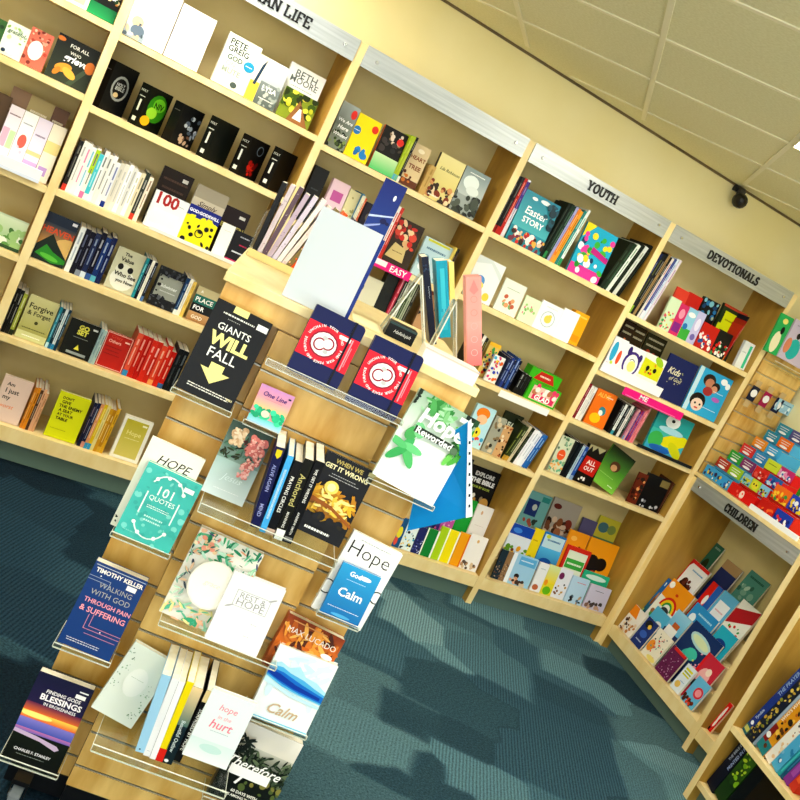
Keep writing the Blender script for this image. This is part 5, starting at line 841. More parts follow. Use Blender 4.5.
ub(0.3513, 0.0375, '8c3c98', 'purple large spine toward the right edge of the photo', [('r', .2, .1, .8, .9, 'a858b0')])
ub(0.3900, 0.0375, 'c83c28', 'red orange large spine nearest the right edge', [('r', .2, .1, .8, .9, 'e06838')])
# below the shelf: dark covers leaning back
def lowb(BL, BR, TL, label, col, art, y0, y1, t=.02):
    Mx, w_, h = quad(UF, BL, BR, TL, ('y', y0), ('y', y1)); r = thing('book', label, 'book', Mx, 'dark books on the floor shelf at the bottom right'); book_parts(r, w_, h, t, col, art)
ub(0.0250, 0.0625, '14182c', 'navy large spine with small white capitals on the lowest shelf', [vt('THE BIBLE STORY', .3, .75, .42, 'b8c0d0', .05, .26), vt('PRINTED IN FULL', .75, .7, .5, 'a8b8e0', .05, .26)], h=.30, roll=10, z=.1055)
ub(0.0912, 0.0750, '244418', 'dark green large spine with yellow leaves on the lowest shelf', [('g', 0, .3, 1, 1, '4c7c20', '203c14'), ('n', 176, ['88b828', 'b8d038', '2c5018'], 22, (.05, .35, .95, .98), (.08, .2))], h=.29, roll=10, z=.1055)
ub(0.1700, 0.0625, '101418', 'black large spine right of the green one on the lowest shelf', [], h=.29, roll=10, z=.1055)
# ================================================================ the stand
SL, SRt, ST = -.12, .49, 1.43
st = thing('display_stand', 'maple slatwall display stand on castors carrying books on clear shelves', 'display stand', SF.M.copy())
def panel(name, x0, x1, y, z0, z1):
    p = M(); z = z0; pitch = .1; zz = math.ceil((z0-.06)/pitch)*pitch+.06
    if zz-z0 < .02: zz += pitch
    m = M(); prev = z0
    while True:
        top = min(z1, zz-.004)
        m.box((x0, y, prev), (x1, y+.012, top))
        if top >= z1: break
        prev = zz+.004; zz += pitch
        if prev >= z1: break
    m.box((x0, y+.0123, z0), (x1, y+.02, z1)); o = m.build(name, SLAT, st)
    g = M(); zz = math.ceil((z0-.06)/pitch)*pitch+.06
    if zz-z0 < .02: zz += pitch
    while zz < z1-.02: g.box((x0+.0005, y+.002, zz-.0038), (x1-.0005, y+.011, zz-.0006)); zz += pitch
    g.build('groove_insert', GROOVE, o)
panel('centre_panel', .027, .347, 0, .10, 1.36)
panel('side_panel', SL, .0265, .03, .10, 1.36)
panel('side_panel', .3475, SRt, .03, .10, 1.36)
m = M(); m.box((SL, .0505, .1), (SL+.018, .61, 1.408)); m.box((SRt-.018, .0505, .1), (SRt, .61, 1.408)); m.box((SL+.0185, .59, .1), (SRt-.0185, .61, 1.408)); m.build('carcass', WOODP, st)
m = M(); m.box((SL, .0, 1.3605), (SRt, .0185, 1.408)); m.build('fascia', SLAT, st)
m = M(); m.box((SL-.008, -.012, 1.4085), (SRt+.008, .62, 1.43)); m.build('top_board', WOODE, st, bevel=.002)
m = M(); m.box((SL+.002, .034, .03), (SRt-.002, .60, .0995)); m.box((.03, .004, .03), (.344, .0338, .0995)); m.build('base_board', BLACK, st)
for (x, y) in ((SL+.04, -.012), (SRt-.04, -.012), (SL+.012, .655), (SRt-.04, .655)):
    m = M(); m.box((x-.012, y-.012, .072), (x+.028, y+.028, .0845)); o = m.build('castor', BLACK, st)
    m = M(); m.cyl((x-.006, y, .034), (x+.020, y, .034), .034, n=24); m.cyl((x-.010, y, .034), (x-.0065, y, .034), .012, n=12); m.build('castor_wheel', plain('castor_grey', '5c6468', .35), o)
    m = M(); m.box((x-.014, y-.004, .034), (x-.0105, y+.004, .0715)); m.box((x+.0245, y-.004, .034), (x+.028, y+.004, .0715)); m.build('castor_fork', BLACK, o)

def shelf_acr(x0, x1, z, d, lip, label, depth0=None, back=0.0):
    r = thing('acrylic_shelf', label, 'shelf', SF.M @ Matrix.Translation((x0, 0, z)), 'clear acrylic shelves'); w_ = x1-x0
    m = M(); m.box((0, -d, -.003), (w_, back-.0008, 0)); m.box((0, -d-.003, -.003), (w_, -d-.0002, lip)); m.build('tray', ACR, r)
    m = M(); m.box((0, -d-.0033, lip+.0002), (w_, -d, lip+.0014)); m.box((0, -d-.0035, -.0045), (w_, -d+.001, -.0032)); m.box((-.0014, -d-.003, -.003), (-.0002, back-.001, .0)); m.box((w_+.0002, -d-.003, -.003), (w_+.0014, back-.001, 0)); m.box((-.0014, -d-.003, .0002), (-.0002, -d, lip)); m.box((w_+.0002, -d-.003, .0002), (w_+.0014, -d, lip)); m.build('polished_edges', ACRE, r)
def sbook(BL, BR, TL, cover, label, art, t=.02, db=.06, dt=.03, spine=None, name='book', cat='book', hard=False, holder=None, grp='books on the display stand', hx=0):
    Mx, w_, h = quad(SF, BL, BR, TL, ('y', -db), ('y', -dt))
    r = thing(name, label, cat, Mx, grp); book_parts(r, w_, h, t, cover, art, spine, hard=hard, step=.0001)
    if holder:
        q = SF.Mi @ Mx @ Vector((0, 0, 0)); q2 = SF.Mi @ Mx @ Vector((w_, 0, 0)); zb = min(q.z, q2.z, (SF.Mi @ Mx @ Vector((0, t, 0))).z, (SF.Mi @ Mx @ Vector((w_, t, 0))).z)
        shelf_acr(q.x-.004, q2.x+.004, zb-.001, db+.003, .007, holder, back=hx)
    return r, Mx, w_, h
TK = dict(bold=.02)
sbook((175, 386), (230, 412), (222, 299), '121416', 'black cover reading GIANTS WILL FALL above a pale yellow arrow', [
    ('r', .32, .93, .58, 1, 'f4eb9c'), ('bar', .46, .89, .56, .022, 'e8e8e0'), ('r', .78, .875, .97, .935, 'f4f4f4'), ('bar', .4, .845, .22, .006, 'd0d0c8'),
    ('t', 'GIANTS', .48, .755, .58, 'f4f4ee', dict(bold=.006, hmax=.095)), ('t', 'WILL', .5, .62, .72, 'f4eb9c', dict(bold=.05, hmax=.14)), ('t', 'FALL', .48, .475, .5, 'f4f4ee', dict(bold=.004, hmax=.125)),
    ('p', [(.36, .385), (.6, .385), (.6, .31), (.74, .31), (.48, .17), (.22, .31), (.36, .31)], 'f4eb9c'), ('bar', .52, .105, .74, .014, 'e8e8e0'), ('bar', .52, .08, .74, .014, 'e8e8e0'), ('bar', .9, .1, .1, .03, 'd8d0a0')], t=.03, db=.075, dt=.035, holder='clear acrylic shelf under the black GIANTS cover', hx=.03)
sbook((246, 420), (279, 434), (260, 382), 'f0b0b0', 'small sunset cover with green trees and a mauve sky', [('g', 0, .7, 1, 1, 'd8a0d8', 'f0a8b4'), ('g', 0, .42, 1, .7, 'f0a8b4', 'f4cc90'), ('g', 0, 0, 1, .2, '68d8d0', 'b8d0f0'), ('n', 200, ['28c090', '1cb080', '48d8a8'], 24, (.05, .2, .95, .42), (.06, .12)), ('e', .42, .32, .12, .09, 'e0e0c8'), ('t', 'One Line', .5, .8, .7, '50308c', dict(shear=.2)), ('bar', .5, .68, .5, .012, 'c07890'), ('r', .86, .86, .94, .9, '30304c')], t=.018, db=.05, dt=.03, name='journal', cat='journal', holder='short clear acrylic shelf under the small sunset cover')
JA = [('r', 0, .27, 1, .78, 'e8243c'), ('ring', .42, .53, .262, .01, 'e8243c'), ('e', .42, .53, .27, .19, 'a01c3c'), ('e', .42, .53, .235, .165, 'f4f2f4'),
      ('arc', .35, .51, .12, .03, 60, 330, 'a01c3c'), ('arc', .49, .555, .12, .03, -120, 150, 'a01c3c'), ('e', .4, .62, .05, .03, 'c8c8c8'), ('e', .5, .44, .05, .03, 'c8c8c8'),
      ('ct', 'UNCHAIN YOUR MIND', .42, .53, .335, 163, -8.6, .036, 'f8e8ec'), ('ct', 'FIND YOUR PEACE AND PURPOSE', .42, .53, .335, 2, -6.9, .036, 'f8e8ec'),
      ('r', .62, .70, .84, .755, 'f4f4f4'), ('r', .86, .29, .885, .76, 'f4a0ac'), ('bar', .91, .5, .02, .4, 'f4a0ac')]
def journal(BL, BR, TL, label):
    Mx, w_, h = quad(SF, BL, BR, TL, ('y', -.066), ('y', -.043)); r = thing('journal', label, 'journal', Mx, 'navy journals with red bands on the stand'); t = .024
    def rr(m, y0, y1, ins, col):
        rad = .010; pts = []
        for cx, cz, a0 in ((w_-ins-rad, h-ins-rad, 0), (ins+.002, h-ins-.002, 90), (ins+.002, ins+.002, 180), (w_-ins-rad, ins+rad, 270)):
            r_ = rad if cx > w_/2 else .002
            for k in range(5): a = R3(a0+k*22.5); pts.append((cx+r_*math.cos(a), cz+r_*math.sin(a)))
        n = len(pts); m.face([(x, y0, z) for x, z in pts], col); m.face([(x, y1, z) for x, z in pts[::-1]], col)
        for k in range(n): (x, z), (x2, z2) = pts[k], pts[(k+1) % n]; m.face([(x, y0, z), (x, y1, z), (x2, y1, z2), (x2, y0, z2)], col)
    nv = lin('14205a')
    m = M(); rr(m, 0, .003, 0, nv); rr(m, t-.003, t, 0, nv); m.box((0, .003, .002), (.003, t-.003, h-.002), nv); m.build('cover', PRINT, r)
    m = M(); rr(m, .0031, t-.0031, .0035, lin('f4f0e4')); m.build('pages', PAPER, r)
    a = Art(w_, h, lambda x, z, d: (x, -d-.0002, z), .00008); a.draw(JA); a.m.build('paper_band', PRINT, r); a.tm.build('lettering', PRINT, r)
    m = M(); m.box((w_*.78, -.0026, -.0012), (w_*.82, -.0019, h+.0012), lin('0c1028')); m.box((w_*.78, -.0019, h+.0004), (w_*.82, t+.0018, h+.0012), lin('0c1028')); m.box((w_*.78, -.0019, -.0012), (w_*.82, t+.0018, -.0004), lin('0c1028')); m.box((w_*.78, t+.0010, 0), (w_*.82, t+.0018, h), lin('0c1028')); m.build('elastic_strap', PRINT, r)
journal((286, 368), (336, 392), (316, 303), 'navy elastic strap journal with a red band, left of the pair')
journal((345, 400), (394, 423), (375, 334), 'navy elastic strap journal with a red band, right of the pair')
q = SF.hit(286, 368, -.066)
shelf_acr(.03, .36, q.z-.006, .072, .010, 'wide clear acrylic shelf under the two navy journals')
for xx in (.175, .195):
    pass
r, Mx, w_, h = sbook((372, 474), (432, 507), (414, 384), 'dfeee0', 'large pale green leaf covered magazine reading Hope', [('g', 0, 0, 1, .55, 'eaf2ec', 'eff4f4'), ('g', 0, .55, 1, 1, '9cb8a0', 'e0ece0'),
    ('lf', 210, ['58a860', '3c8c44', '88c488', 'a8d4ac', '6cb070'], 34, (.22, .78, .62, .98), (.08, .16)), ('lf', 211, ['40a038', '78c860', '246c2c', '58b048'], 30, (.84, .5, 1, .85), (.06, .14)), ('n', 212, ['1c2c20'], 5, (0, .82, .06, 1), (.03, .06)), ('n', 214, ['1c2c20', '24502c'], 6, (.8, .88, 1, 1), (.04, .08)),
    ('e', .22, .42, .16, .05, '48b068', 75), ('e', .3, .34, .2, .05, '58b870', -50), ('e', .14, .32, .18, .045, '40a860', 230), ('e', .32, .42, .16, .04, '70c888', -5), ('e', .08, .42, .16, .04, '60bc78', 170), ('e', .2, .56, .12, .06, '50a860', 60), ('e', .28, .62, .12, .06, '80c890', 120),
    ('t', 'Hope', .55, .75, .72, 'f8fcf8', dict(bold=.03, shear=.1)), ('p', [(.2, .585), (.84, .585), (.84, .655), (.2, .655)], '2c3c30'), ('t', 'Reworded', .52, .62, .58, 'f8fcf8', dict(bold=.02)), ('e', .86, .6, .06, .04, '607c60'), ('r', .72, .9, .92, .95, 'eef4ee'),
    ('bar', .72, .22, .4, .006, 'c0ccc0'), ('bar', .6, .08, .7, .006, 'd0d8d0')], t=.012, db=.085, dt=.04, name='magazine', cat='magazine', holder='clear acrylic shelf under the large green leaf magazine', hx=.03)
# blue folder hanging open behind the magazine, white punched edge on its right side
r = thing('blue_folder', 'bright blue card folder with a white punched edge hanging behind the leaf magazine', 'folder', SF.M.copy())
fd = [SF.hit(*p, -d_) for p, d_ in (((407, 531), .03), ((472, 516), .09), ((471, 420), .075), ((440, 440), .03), ((418, 480), .028))]
fd2 = [p+Vector((0, .004, 0)) for p in fd]; n = len(fd); c0 = lin('1c98dc')
m = M(); m.face(fd, c0); m.face(fd2[::-1], c0)
for i in range(n): m.face([fd[i], fd2[i], fd2[(i+1) % n], fd[(i+1) % n]], lin('9cdcf0'))
m.build('card', PRINT, r)
e0 = SF.hit(466, 518, -.092); e1 = SF.hit(472.5, 516.5, -.095); e2 = SF.hit(471.5, 419, -.08); e3 = SF.hit(468, 423, -.078)
m = M(); m.face([e0, e1, e2, e3], lin('f4f8fa')); b_ = Vector((0, .003, 0)); m.face([e3+b_, e2+b_, e1+b_, e0+b_], lin('f4f8fa')); m.face([e1, e1+b_, e2+b_, e2], lin('f4f8fa'))
for k in range(7):
    t_ = .12+.11*k; p = (e0.lerp(e3, t_)).lerp(e1.lerp(e2, t_), .5)+Vector((0, -.0006, 0)); dx = (e1-e0).normalized()*.0022; dz = (e3-e0).normalized()*.0035
    m.face([p-dx-dz, p+dx-dz, p+dx+dz, p-dx+dz], lin('20384c'))
m.build('punched_edge', PRINT, r)
# left wing
QA = [('n', 220, ['58c8c0', '88dcd4', '48b8b0'], 60, (.02, .02, .98, .98), (.03, .06)), ('arc', .5, .72, .3, .025, 20, 160, 'e8f8f4'), ('arc', .5, .3, .3, .025, 200, 340, 'e8f8f4'), ('r', .2, .36, .225, .66, 'e8f8f4'), ('r', .775, .36, .8, .66, 'e8f8f4')]
QA += [('e', .5+.3*math.cos(R3(a)), .72+.2*math.sin(R3(a)), .035, .025, 'f4fcf8') for a in (20, 60, 100, 140)] + [('e', .5+.3*math.cos(R3(a)), .3-.2*math.sin(R3(a)), .035, .025, 'f4fcf8') for a in (20, 60, 120, 160)]
QA += [('t', '101', .5, .72, .26, 'f4fcfa', dict(bold=.005)), ('t', 'QUOTES', .5, .6, .46, 'f4fcfa', dict(bold=.0)), ('bar', .5, .5, .4, .012, 'f4fcfa'), ('bar', .5, .475, .4, .012, 'f4fcfa'), ('bar', .5, .36, .34, .03, 'd0f4ee'), ('bar', .5, .31, .3, .03, 'd0f4ee'), ('bar', .4, .1, .6, .008, 'a8e4dc'), ('r', .74, .84, .92, .9, 'f8fcfc')]
sbook((110, 524), (163, 547), (154, 437), 'f4f4e8', 'cream cover with black hand lettered HOPE behind the turquoise one', [('t', 'HOPE', .56, .82, .62, '16181a', dict(shear=.3, bold=.0)), ('n', 221, ['2c2c30'], 6, (.94, .05, 1, .4), (.01, .03)), ('n', 222, ['2c2c30'], 4, (0, .02, .06, .2), (.01, .03))], t=.012, db=.052, dt=.034)
sbook((114, 531), (168, 555), (149, 461), '50c4bc', 'turquoise cover reading 101 QUOTES inside a white leaf ring', QA, t=.016, db=.085, dt=.058, holder='clear acrylic shelf under the turquoise 101 QUOTES cover', hx=.03)
sbook((57, 641), (109, 662), (96, 560), '1c4684', 'blue cover reading WALKING WITH GOD THROUGH PAIN and SUFFERING', [('t', 'TIMOTHY KELLER', .52, .915, .9, 'f4f0ea', dict(bold=.03, hmax=.07)), ('r', .04, .965, .98, .972, 'c8d0dc'), ('r', .7, .82, .88, .875, 'f4f4f4'),
    ('t', 'WALKING', .55, .765, .62, 'b8b8b0', dict(bold=-.005, hmax=.075)), ('t', 'WITH GOD', .52, .67, .74, 'b8b8b0', dict(bold=-.005, hmax=.075)), ('t', 'THROUGH PAIN', .54, .565, .88, 'f0a8b4', dict(bold=.015, hmax=.068)), ('t', '& SUFFERING', .52, .465, .86, 'f0a8b4', dict(bold=.015, hmax=.068)),
    ('r', 0, .83, .4, .837, '98a8c0'), ('r', 0, .79, .34, .797, '98a8c0'), ('r', .4, .74, .412, .837, '98a8c0'), ('r', .34, .74, .35, .797, '98a8c0'), ('r', .3, .25, .312, .42, 'c890a8'), ('r', .38, .29, .392, .44, 'c890a8'), ('r', .3, .25, 1, .257, 'c890a8'), ('r', .38, .29, 1, .297, 'c890a8'), ('r', .36, .2, .95, .206, 'c890a8'),
    ('e', .62, .27, .012, .008, 'f4f4f4'), ('e', .2, .86, .012, .008, 'f4f4f4'), ('bar', .42, .1, .62, .012, 'd8dce4'), ('bar', .42, .075, .6, .012, 'd8dce4')], t=.035, db=.085, dt=.05, holder='clear acrylic shelf under the blue WALKING WITH GOD cover', hx=.03)
sbook((2, 755), (57, 774), (41, 671), '141a2c', 'dark cover with a sunset band reading FINDING GODS BLESSINGS', [('g', 0, .62, 1, 1, '1c2044', '2c2450'), ('g', 0, .55, 1, .66, '6c3058', 'e87838'), ('g', 0, .48, 1, .56, 'f8d860', 'e86c40'), ('g', 0, .36, 1, .48, '8c84d0', '4c60b8'), ('e', .25, .53, .3, .03, 'fbe88c'), ('g', 0, .33, 1, .37, 'c87cb0', '7c70c0'), ('g', 0, 0, 1, .32, '142014', '0c120c'), ('p', [(0, .3), (.5, .27), (.8, .22), (.86, .25), (.8, .28), (.4, .32), (0, .34)], 'c8b4d0'),
    ('t', 'FINDING GODS', .56, .82, .62, 'f4f0f4', dict(bold=.02, shear=.1)), ('t', 'BLESSINGS', .56, .75, .74, 'f8f4f8', dict(bold=.03, hmax=.07)), ('t', 'IN BROKENNESS', .58, .68, .58, 'f4f0f4', dict(bold=.01)), ('r', .78, .925, .94, .94, 'f4f4f4'), ('r', .74, .855, .92, .9, 'f4f4f4'), ('t', 'CHARLES F. STANLEY', .46, .13, .66, 'e8e8ec', dict(bold=.02)), ('bar', .45, .08, .5, .007, 'a8b0a8')], t=.03, db=.09, dt=.05, holder='clear acrylic shelf under the dark sunset cover by the castor', hx=.03)
# centre column
FA = [('g', 0, 0, 1, .5, 'b0ccc8', 'e4f0f0'), ('g', 0, .5, 1, 1, '3c5448', '94b0a4'), ('lf', 233, ['4c7860', '3c5c44', '6c9880'], 30, (.05, .5, .7, 1), (.06, .12)), ('lf', 232, ['24301a', '3c4820'], 14, (.05, .52, .45, .72), (.05, .1)), ('n', 230, ['e8c8a0', 'd8b48c'], 26, (.12, .70, .42, .94), (.05, .08)), ('n', 236, ['f4e4c8', 'f0d8b4'], 40, (.14, .72, .42, .92), (.02, .045)), ('n', 231, ['e08880', 'd87c78'], 34, (.58, .5, .92, .9), (.05, .08)), ('n', 237, ['f4b8ac', 'f8ccc0', 'f0a098'], 70, (.58, .5, .92, .9), (.02, .04)), ('n', 235, ['e89088', 'f4b8b0', 'f8ccc4'], 34, (.58, .36, .8, .5), (.02, .05)), ('n', 234, ['7c3830', '4c2418'], 7, (.42, .68, .56, .84), (.02, .04)), ('t', 'Jesus', .5, .3, .5, 'e8f6f6', dict(shear=.4, bold=-.01)), ('bar', .5, .14, .6, .012, 'f4fafa')]
sbook((201, 490), (242, 507), (233, 419), 'b8d0cc', 'pale teal cover with cream and pink roses, left of the spine row', FA, t=.014, db=.06, dt=.035)
def sspine(BL, TLx, wpx, col, label, art, depth=.14, lean_db=.15, zb=None):
    """spine-out book on the stand: bottom-left and top-left pixels of the spine, width in pixels"""
    a = SF.hit(*BL, -lean_db); b = SF.hit(BL[0]+wpx, BL[1]+wpx*.42, -lean_db); c = SF.hit(*TLx, -lean_db)
    w_ = (b-a).length; up = (c-a); h_ = up.length; ang = math.atan2(up.x, up.z)
    if zb is not None: a.z = zb
    r = thing('book', label, 'book', SF.M @ Matrix.Translation(a) @ Matrix.Rotation(ang, 4, 'Y'), 'spine out books on the stand')
    cc = lin(col); D = depth; m = M()
    m.box((0, 0, 0), (w_-.0005, .0008, h_), cc); m.box((0, .0008, 0), (.0008, D, h_), cc); m.box((w_-.0013, .0008, 0), (w_-.0005, D, h_), cc); m.build('cover', PRINT, r)
    p = M(); p.box((.001, .0012, .001), (w_-.0015, D-.002, h_-.001)); p.build('pages', PAPER, r)
    A = Art(w_-.0005, h_, lambda x, z, d: (x, -d, z)); A.draw(art(w_, h_) if callable(art) else art); A.m.build('spine_print', PRINT, r); A.tm.build('spine_title', PRINT, r); return a
def V(s, u, v, ln, col, **k): return lambda w_, h_: ('t', s, u, v, ln*h_/w_, col, dict(rot=-90, bold=.01, **k))
mk = lambda *fs: (lambda w_, h_: [f(w_, h_) if callable(f) else f for f in fs])
# middle shelf of the stand: spines
sspine((250, 526), (276, 446), 9, '161c54', 'deep navy spine with tiny pale letters on the middle shelf of the stand, leftmost', mk(V('ALIVE AGAIN', .5, .62, .34, 'a8b0dc'), V('MIND', .5, .22, .16, 'a8b0dc'), ('p', [(.2, .97), (.8, .97), (.8, .9), (.5, .86), (.2, .9)], 'e8d020')))
sspine((259, 531), (288, 455), 6, '50b0e8', 'slim light blue spine on the middle shelf of the stand', mk(('bar', .5, .5, .4, .9, 'c8e8f8')))
sspine((265, 533), (295, 460), 8, '14161c', 'black spine with white titling beside the slim light blue one on the stand', mk(V('PRAYING CIRCLES', .5, .55, .5, 'f0f0ec'), ('r', 0, 0, 1, .08, 'c8b0a0')))
sspine((273, 538), (305, 458), 9, '181a14', 'black spine with gold script and a white foot on the stand', mk(V('Anchored', .5, .62, .4, 'c8c080'), V('MANNING', .5, .25, .2, 'e8e8e0'), ('r', .05, 0, .95, .13, 'f0f0ee')))
sspine((282, 541), (316, 460), 9, '101216', 'black spine with bold white capitals, rightmost on the middle shelf of the stand', mk(V('WE GET IT WRONG', .5, .7, .42, 'f4f4f0'), V('ANDREW SMITH', .5, .24, .28, 'e0e0dc'), ('r', .1, .02, .9, .07, '8c8c8c')))
for i, (s0, c_, l_) in enumerate([(.155, 'f4f4f0', 'white bookmark ribbon lying over the spines, left of two'), (.188, 'fafaf6', 'white bookmark ribbon lying over the spines, right of two')]):
    pass
sbook((291, 526), (339, 548), (322, 447), '16181f', 'dark cover with a golden burst reading WHEN WE GET IT WRONG', [('t', 'WHEN WE', .5, .93, .56, 'b8a860', dict(bold=.03, hmax=.06)), ('t', 'GET IT WRONG', .5, .85, .88, 'ece4b8', dict(bold=.03, hmax=.075)), ('bar', .5, .77, .5, .012, 'b0b0b0'), ('bar', .52, .735, .62, .012, 'b0b0b0'), ('lf', 240, ['d8a020', 'e8b830', 'c08818', 'a87014'], 90, (.08, .28, .92, .58), (.08, .2)), ('e', .35, .62, .14, .08, 'f0d870'), ('e', .35, .62, .08, .05, 'f8ecb0'), ('lf', 241, ['f0cc50', 'f8e490'], 40, (.15, .34, .85, .54), (.05, .12)), ('p', [(.0, .4), (.5, .38), (1, .26), (1, .3), (.5, .42), (0, .46)], 'a06018'), ('n', 242, ['16181f', '2c2818'], 7, (.1, .22, .95, .3), (.05, .1)), ('bar', .45, .09, .5, .04, 'f0f0ec'), ('r', .86, .93, .99, .98, '9c9870')], t=.02, db=.11, dt=.075)
shelf_acr(.03, .352, SF.hit(273, 538, -.15).z-.004, .156, .016, 'deep clear acrylic shelf under the dark spines in the middle of the stand')
FL = [('lf', 250, ['3cb078', '6cc8a0', 'a8dcc0', '28946c', 'c8ecd8'], 46, (0, .7, 1, 1), (.05, .11)), ('n', 251, ['f8c8a8', 'f4a890', 'f8e4c8', 'f4d8b0'], 20, (.02, .8, .35, 1), (.02, .05)), ('lf', 252, ['60c0a0', 'a8e0c8', 'f0e8a8', '48b088', 'f8c8a8'], 46, (0, 0, .9, .2), (.05, .1)), ('lf', 253, ['c8e4d0', 'e8c8a8', '8cb8a8', '3c4c5c'], 26, (0, .2, .18, .8), (.03, .07)), ('lf', 254, ['4c5c84', '2c6c5c', '38a080', 'f0b090'], 30, (.05, .72, 1, 1), (.02, .06)), ('lf', 255, ['c8e4d0', 'a8d8c0'], 16, (.84, .3, 1, .8), (.03, .07)), ('e', .5, .5, .34, .27, 'f8f4ea'), ('e', .5, .5, .32, .25, 'fcfaf2'), ('t', 'grace', .5, .5, .24, 'f4e6c8', dict(shear=.3, bold=-.01))]
sbook((159, 611), (222, 638), (198, 525), 'f6f4ec', 'white cover edged with watercolour leaves and blossom', FL, t=.02, db=.06, dt=.035)
sbook((204, 638), (256, 658), (232, 569), 'eeeff2', 'plain white cover with a fine framed REST and HOPE title', [('ring', .5, .6, .0, .0, 'ffffff'), ('r', .2, .78, .84, .785, 'a8a8a8'), ('r', .2, .56, .84, .565, 'a8a8a8'), ('r', .2, .56, .208, .785, 'a8a8a8'), ('r', .832, .56, .84, .785, 'a8a8a8'), ('t', 'REST &', .52, .725, .48, '9c9c9c', dict(bold=-.01, hmax=.08)), ('t', 'HOPE', .52, .63, .52, '9c9c9c', dict(bold=-.01, hmax=.1)), ('e', .86, .8, .08, .012, 'b8b8b8', 30), ('e', .16, .54, .08, .012, 'b8b8b8', 30), ('bar', .72, .4, .12, .012, 'c0c0c0'), ('bar', .68, .22, .12, .012, 'c0c0c0')], t=.022, db=.1, dt=.07, hard=True)
shelf_acr(.06, .347, min(SF.hit(159, 611, -.06).z, SF.hit(256, 658, -.1).z)-.004, .106, .008, 'clear acrylic shelf under the watercolour leaf cover and the REST and HOPE cover')
sbook((91, 707), (131, 729), (125, 635), 'e6ede4', 'pale mint journal with rounded corners and tiny leaf specks', [('n', 260, ['88a890', 'a8c4a8', '6c8c74'], 26, (.02, .35, .22, .95), (.008, .02)), ('n', 261, ['88a890', 'a8c4a8', '6c8c74'], 26, (.75, .05, .97, .6), (.008, .02)), ('e', .5, .55, .24, .2, 'eef2ec'), ('bar', .5, .6, .3, .012, 'c4d0c0')], t=.016, db=.08, dt=.05, name='journal', cat='journal')
sspine((135, 751), (162, 674), 9, 'a8d4f0', 'light blue spine, leftmost on the lowest shelf of the stand', [('e', .4, .04, .1, .01, '2c4c60')])
sspine((143, 755), (172, 678), 7, 'eef0f4', 'white spine right of the light blue one on the lowest shelf', [('bar', .5, .07, .4, .006, 'a0a0a8')])
sspine((149, 758), (179, 681), 6, 'f4f5f8', 'second white spine on the lowest shelf, touching the yellow one', [('r', 0, 0, .04, 1, '606068')])
sspine((155, 760), (187, 681), 7, 'f0dc10', 'yellow spine with a red foot on the lowest shelf of the stand', [('r', 0, 0, 1, .16, 'dc2c20')])
sspine((161, 762), (193, 686), 10, '1c3038', 'dark teal spine with a pale landscape top on the lowest shelf', mk(('g', 0, .5, 1, 1, 'f0d8a8', '5c8078'), V('Beautiful Outlaw', .5, .36, .42, 'd8e4e4'), ('e', .4, .04, .2, .02, 'f4f4f4')))
sspine((173, 760), (207, 690), 7, '16181a', 'black spine with white capitals and a cream head on the lowest shelf', mk(('r', 0, .84, 1, 1, 'e8d4a0'), V('SURPRISED BY HOPE', .5, .45, .6, 'f4f4f0')))
sbook((182, 754), (226, 770), (216, 689), 'e9f2f4', 'white cover with pink hand lettering on the lowest shelf of the stand', [('t', 'hope', .5, .78, .4, 'f0a0b0', dict(shear=.2)), ('t', 'in the', .5, .66, .3, 'f4b8c4', dict(shear=.2)), ('t', 'hurt', .5, .55, .5, 'f090a4', dict(shear=.2)), ('bar', .52, .45, .4, .012, 'a0b0c0'), ('g', 0, 0, 1, .3, 'dcecec', 'f0f6f6'), ('e', .5, .2, .25, .06, 'cce8e4')], t=.014, db=.165, dt=.155)
shelf_acr(.04, .36, SF.hit(155, 760, -.15).z-.004, .185, .014, 'deep clear acrylic shelf under the lowest row of spines on the stand')
# right wing
sbook((311, 607), (360, 631), (352, 529), 'f4f5f2', 'white cover with large black Hope behind the blue Calm booklet', [('bar', .5, .94, .6, .015, 'b0b4b4'), ('t', 'Hope', .48, .8, .8, '18181c', dict(bold=-.01)), ('ring', .06, .3, .14, .022, '18181c'), ('ring', .96, .42, .12, .022, '18181c')], t=.016, db=.055, dt=.03)
sbook((319, 612), (357, 628), (340, 560), '2498d8', 'bright blue booklet reading God grant me Calm', [('g', 0, 0, 1, 1, '34a8dc', '2078b8'), ('t', 'God', .42, .86, .3, 'f4fafc', B_), ('e', .66, .86, .16, .04, 'f0f8fc'), ('bar', .5, .74, .5, .014, 'c8e8f4'), ('t', 'Calm', .5, .5, .62, 'f4fafc', dict(bold=.02)), ('bar', .5, .2, .8, .014, 'e0f0f8'), ('e', .5, .08, .25, .03, '58b0e0')], t=.01, db=.075, dt=.058, holder='clear acrylic shelf under the Hope and Calm covers', hx=.03)
sbook((262, 663), (318, 690), (286, 611), 'c05c20', 'brown orange cover with white capitals behind the watercolour Calm cover', [('g', 0, .5, 1, 1, '8c3c18', 'd87828'), ('g', 0, 0, 1, .5, 'd87828', '6c2c14'), ('lf', 270, ['e8a040', 'a04818', '5c2c18', 'f0b860', 'c86c20', 'd88030'], 90, (.05, .1, .95, .9), (.08, .18)), ('t', 'MAX LUCADO', .5, .78, .84, 'f4e8dc', dict(bold=0, hmax=.2)), ('r', .1, .93, .7, .95, 'd89c60'), ('e', .84, .6, .1, .05, 'f4f0ec')], t=.03, db=.055, dt=.03)
